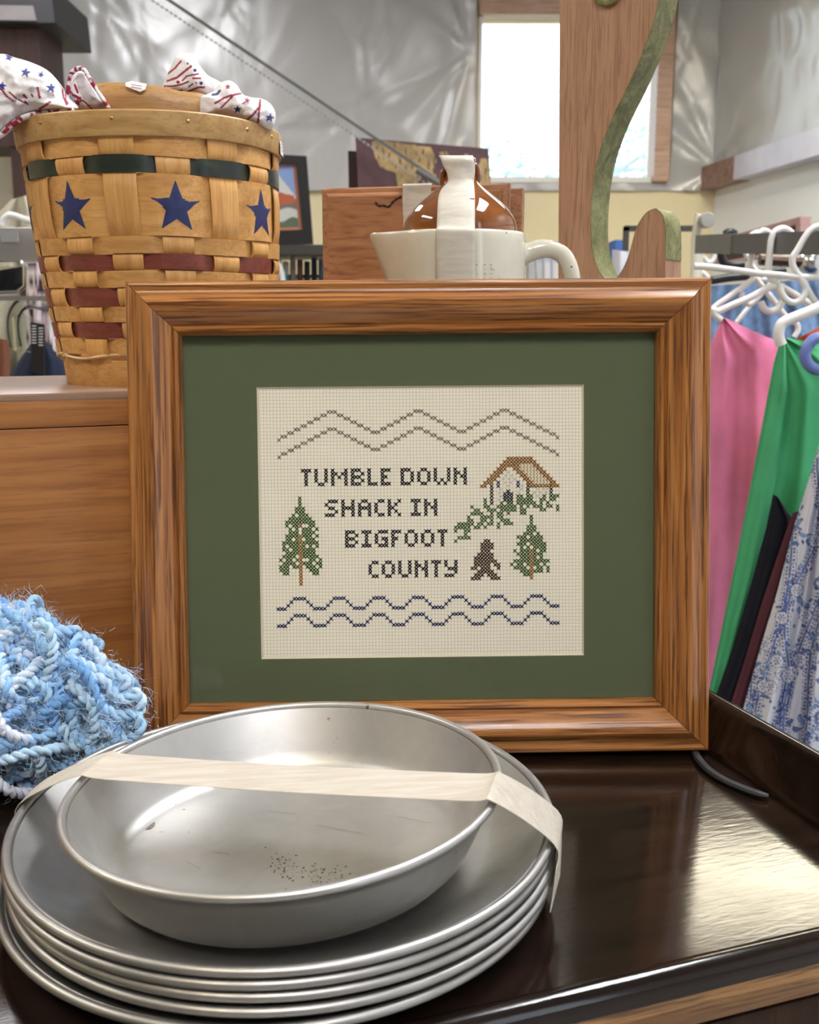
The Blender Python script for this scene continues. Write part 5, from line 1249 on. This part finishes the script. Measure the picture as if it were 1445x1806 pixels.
cs_.name = 'ball_finial'
# dark stand seen in the U of the scroll board
ds = thing('dark_stand', 'dark metal stand seen through the notch of the scroll board', 'stand', (P(1105, 450, 2.8).x, 2.8, 0))
MB().box((P(1099, 450, 2.8).x, 2.78, 0), (P(1106, 450, 2.8).x, 2.81, P(0, 401, 2.8).z)).build('post', plain('dark_metal', (.05, .045, .04)), ds, smooth=False)
MB().box((P(1099, 450, 2.8).x, 2.78, P(0, 408, 2.8).z), (P(1225, 450, 2.8).x, 2.81, P(0, 399, 2.8).z)).build('cross_bar', plain('dark_metal', (.05, .045, .04)), ds, smooth=False)
MB().box((P(1085, 450, 3.0).x, 3.0, 0), (P(1100, 450, 3.0).x, 3.1, P(0, 423, 3.0).z)).build('blue_box', plain('blue_card', (.05, .14, .42), .6), None, world=False, smooth=False)
tag(bpy.data.objects['blue_box'], 'blue box seen low in the notch of the scroll board', 'box')
garment('white_garment', 'white garment seen low in the notch of the scroll board', 'garment', [(1080, 440), (1078, 480), (1075, 900)], [(1118, 445), (1124, 480), (1126, 900)], 2.8, fab('white3', (.66, .67, .72)), None, .015, 2, 0, 16, 16, .06)
garment('plaid_garment', 'white and blue plaid garment under the pitcher handle', 'garment', [(930, 440), (928, 480), (926, 1140)], [(1010, 445), (1014, 480), (1016, 1140)], 3.5, attr_mat('print_cloth', .9, .2),
        lambda x, y: np.where(((np.abs((x % 14) - 7) < 2) | (np.abs((y % 14) - 7) < 2))[:, None], np.array((.34, .40, .52)), np.array((.70, .68, .62))), .012, 2, 0, 60, 60, .05)
# pink framed picture on the white wall
pf = thing('wall_frame', 'pink framed picture on the white wall above the clothes rail', 'picture', tuple(P(1340, 410, 3.2)))
cs4 = [(1255, 425), (1412, 382), (1413, 440), (1255, 470)]; Yf = lambda x: 3.55 - (x - 1255) / 157 * .55
mb = MB(); of = [P(x, y, Yf(x)) for x, y in cs4]; inn = [P(x, y, Yf(x)) for x, y in ((1262, 434), (1404, 396), (1404, 436), (1262, 464))]; dp = Vector((.03, .0, 0))
vs = [p for p in of] + inn + [p + dp for p in of] + [p + dp for p in inn]; fs = []
for k in range(4):
    j = (k + 1) % 4; fs += [(k, j, 4 + j, 4 + k), (k, j, 8 + j, 8 + k), (4 + k, 4 + j, 12 + j, 12 + k), (8 + k, 8 + j, 12 + j, 12 + k)]
mb.add(vs, fs); mb.build('frame_border', plain('pink_wood', (.50, .30, .28), .5, nscale=20), pf, smooth=False)
mb = MB(); mb.add([p + dp * .6 for p in inn], [(0, 1, 2, 3)]); mb.build('print', plain('frame_inside', (.09, .055, .04), .6), pf, smooth=False, fix=False)
# garments
garment('denim_quilt', 'blue quilted denim garment hanging behind the white hangers', 'garment', [(1235, 505), (1225, 600), (1215, 900)], [(1475, 490), (1520, 600), (1560, 900)], 2.25, plain('fabric_denim', (.17, .27, .44), .9, spec=.2, nscale=60, namp=.25, bmp=.8, bscale=90), None, .022, 5, .5, 40, 60, .06)
garment('pink_garment', 'bright pink garment hanging nearest the picture frame', 'garment', [(1275, 560), (1256, 600), (1235, 760), (1215, 1000), (1190, 1300), (1170, 1500)], [(1278, 560), (1325, 582), (1372, 602), (1392, 800), (1400, 1000), (1380, 1300), (1360, 1500)], 1.74, fab('pink', (.80, .24, .42)), None, .012, 2.2, .8, 60, 46, .05)
garment('orange_garment', 'orange garment peeking out behind the green one at the right edge', 'garment', [(1392, 605), (1388, 640), (1380, 900)], [(1455, 572), (1500, 640), (1510, 900)], 1.62, fab('orange', (.62, .10, .02)), None, .008, 1.5, 0, 20, 20, .04)
garment('green_garment', 'kelly green jacket hanging right of the pink garment', 'garment', [(1377, 598), (1365, 640), (1335, 800), (1300, 980), (1265, 1150), (1235, 1300), (1215, 1420)], [(1390, 596), (1445, 606), (1520, 640), (1530, 800), (1500, 1000), (1440, 1200), (1400, 1420)], 1.50, fab('green', (.075, .40, .18)), None, .013, 3.0, 2.1, 60, 50, .05)
garment('green_placket', '', 'garment', [(1376, 600), (1362, 690), (1330, 850), (1296, 1020), (1262, 1180), (1235, 1300)], [(1386, 600), (1388, 690), (1368, 850), (1335, 1020), (1292, 1180), (1255, 1300)], 1.455, fab('green', (.075, .40, .18)), None, .004, 1, 0, 50, 14, .012)
pk = bpy.data.objects['green_placket']; gg = bpy.data.objects['green_garment']; pk.parent = gg; del pk['category']; pk.name = 'front_placket'
if 'label' in pk: del pk['label']
garment('black_jacket', 'black garment below the green jacket, beside the blue paisley cloth', 'garment', [(1364, 872), (1352, 930), (1325, 1030), (1290, 1150), (1258, 1240), (1240, 1300), (1225, 1420)], [(1372, 876), (1398, 915), (1400, 1000), (1380, 1120), (1345, 1240), (1320, 1300), (1300, 1420)], 1.42, fab('black4', (.010, .011, .018)), None, .006, 2, 0, 40, 30, .02)
garment('maroon_garment', 'narrow maroon garment between the black one and the paisley cloth', 'garment', [(1398, 905), (1370, 985), (1345, 1060), (1315, 1160), (1285, 1255), (1270, 1420)], [(1412, 900), (1400, 985), (1385, 1060), (1350, 1160), (1322, 1255), (1310, 1420)], 1.385, fab('maroon4', (.085, .025, .035)), None, .006, 1.5, 0, 40, 16, .02)
def paisley(x, y):
    r = np.random.default_rng(12); c = np.tile((.66, .68, .76), (len(x), 1)); xx = x + 3 * np.sin(y / 40); yy = y
    d1, d2, d3 = np.array((.055, .085, .27)), np.array((.11, .17, .40)), np.array((.22, .36, .62))
    # beaded stems
    for k in range(16):
        x0 = 1290 + k * 27; yv = np.arange(760, 1480, 6.0); ph = r.uniform(0, 6.28); am = r.uniform(10, 22); per = r.uniform(38, 60)
        xs = x0 + am * np.sin(yv / per + ph) + (yv - 1100) * -.20
        cen = x0 + am * np.sin(yy / per + ph) + (yy - 1100) * -.20
        dd = np.abs(xx - cen); c[(dd < 2.0)] = d2
        c[(dd > 3.4) & (dd < 7.4) & ((yy + k * 3) % 6.5 < 3.4)] = d1
        c[(dd > 9) & (dd < 11.2) & ((yy + k * 2) % 5 < 2.2)] = d2
    for k in range(430):
        cx, cy = r.uniform(1270, 1720), r.uniform(770, 1480); a = r.uniform(0, 3.14); L, wd = r.uniform(6, 12), r.uniform(2.6, 4.6)
        u = (xx - cx) * math.cos(a) + (yy - cy) * math.sin(a); v_ = -(xx - cx) * math.sin(a) + (yy - cy) * math.cos(a) + .04 * u * u
        e = (u / L) ** 2 + (v_ / (wd * (1 - .45 * u / L).clip(.3))) ** 2
        c[e < 1.35] = (.68, .70, .77); c[e < 1] = d1 if k % 3 else d2; c[e < .55] = d3 if k % 2 else d2
    for k in range(520):
        cx, cy = r.uniform(1270, 1720), r.uniform(770, 1480); a = r.uniform(0, 3.14); L, wd = r.uniform(2.6, 5.5), r.uniform(1.5, 2.6)
        u = (xx - cx) * math.cos(a) + (yy - cy) * math.sin(a); v_ = -(xx - cx) * math.sin(a) + (yy - cy) * math.cos(a)
        c[(u / L) ** 2 + (v_ / wd) ** 2 < 1] = d1 if k % 2 else d2
    for k in range(120):
        cx, cy = r.uniform(1280, 1720), r.uniform(780, 1480); rr2 = np.hypot(xx - cx, yy - cy); an = np.arctan2(yy - cy, xx - cx); pet = 8 * (.62 + .38 * np.cos(6 * an))
        c[rr2 < 11] = (.68, .70, .77); c[rr2 < pet] = d2; c[rr2 < 3.2] = (.68, .70, .77); c[rr2 < 1.8] = d1
        c[(rr2 > 10.5) & (rr2 < 12.5) & (np.sin(an * 14) > -.2)] = d1
    return c
garment('paisley_dress', 'white cloth with blue paisley flowers hanging at the right edge', 'dress', [(1452, 760), (1425, 850), (1400, 930), (1372, 1040), (1345, 1130), (1322, 1210), (1300, 1290), (1285, 1400), (1275, 1480)], [(1475, 760), (1560, 850), (1600, 930), (1640, 1040), (1660, 1130), (1680, 1210), (1690, 1290), (1700, 1400), (1705, 1480)], 1.33,
        attr_mat('paisley_cloth', .85, .25, .3, 900), paisley, .020, 4.5, .4, 360, 210, .05)
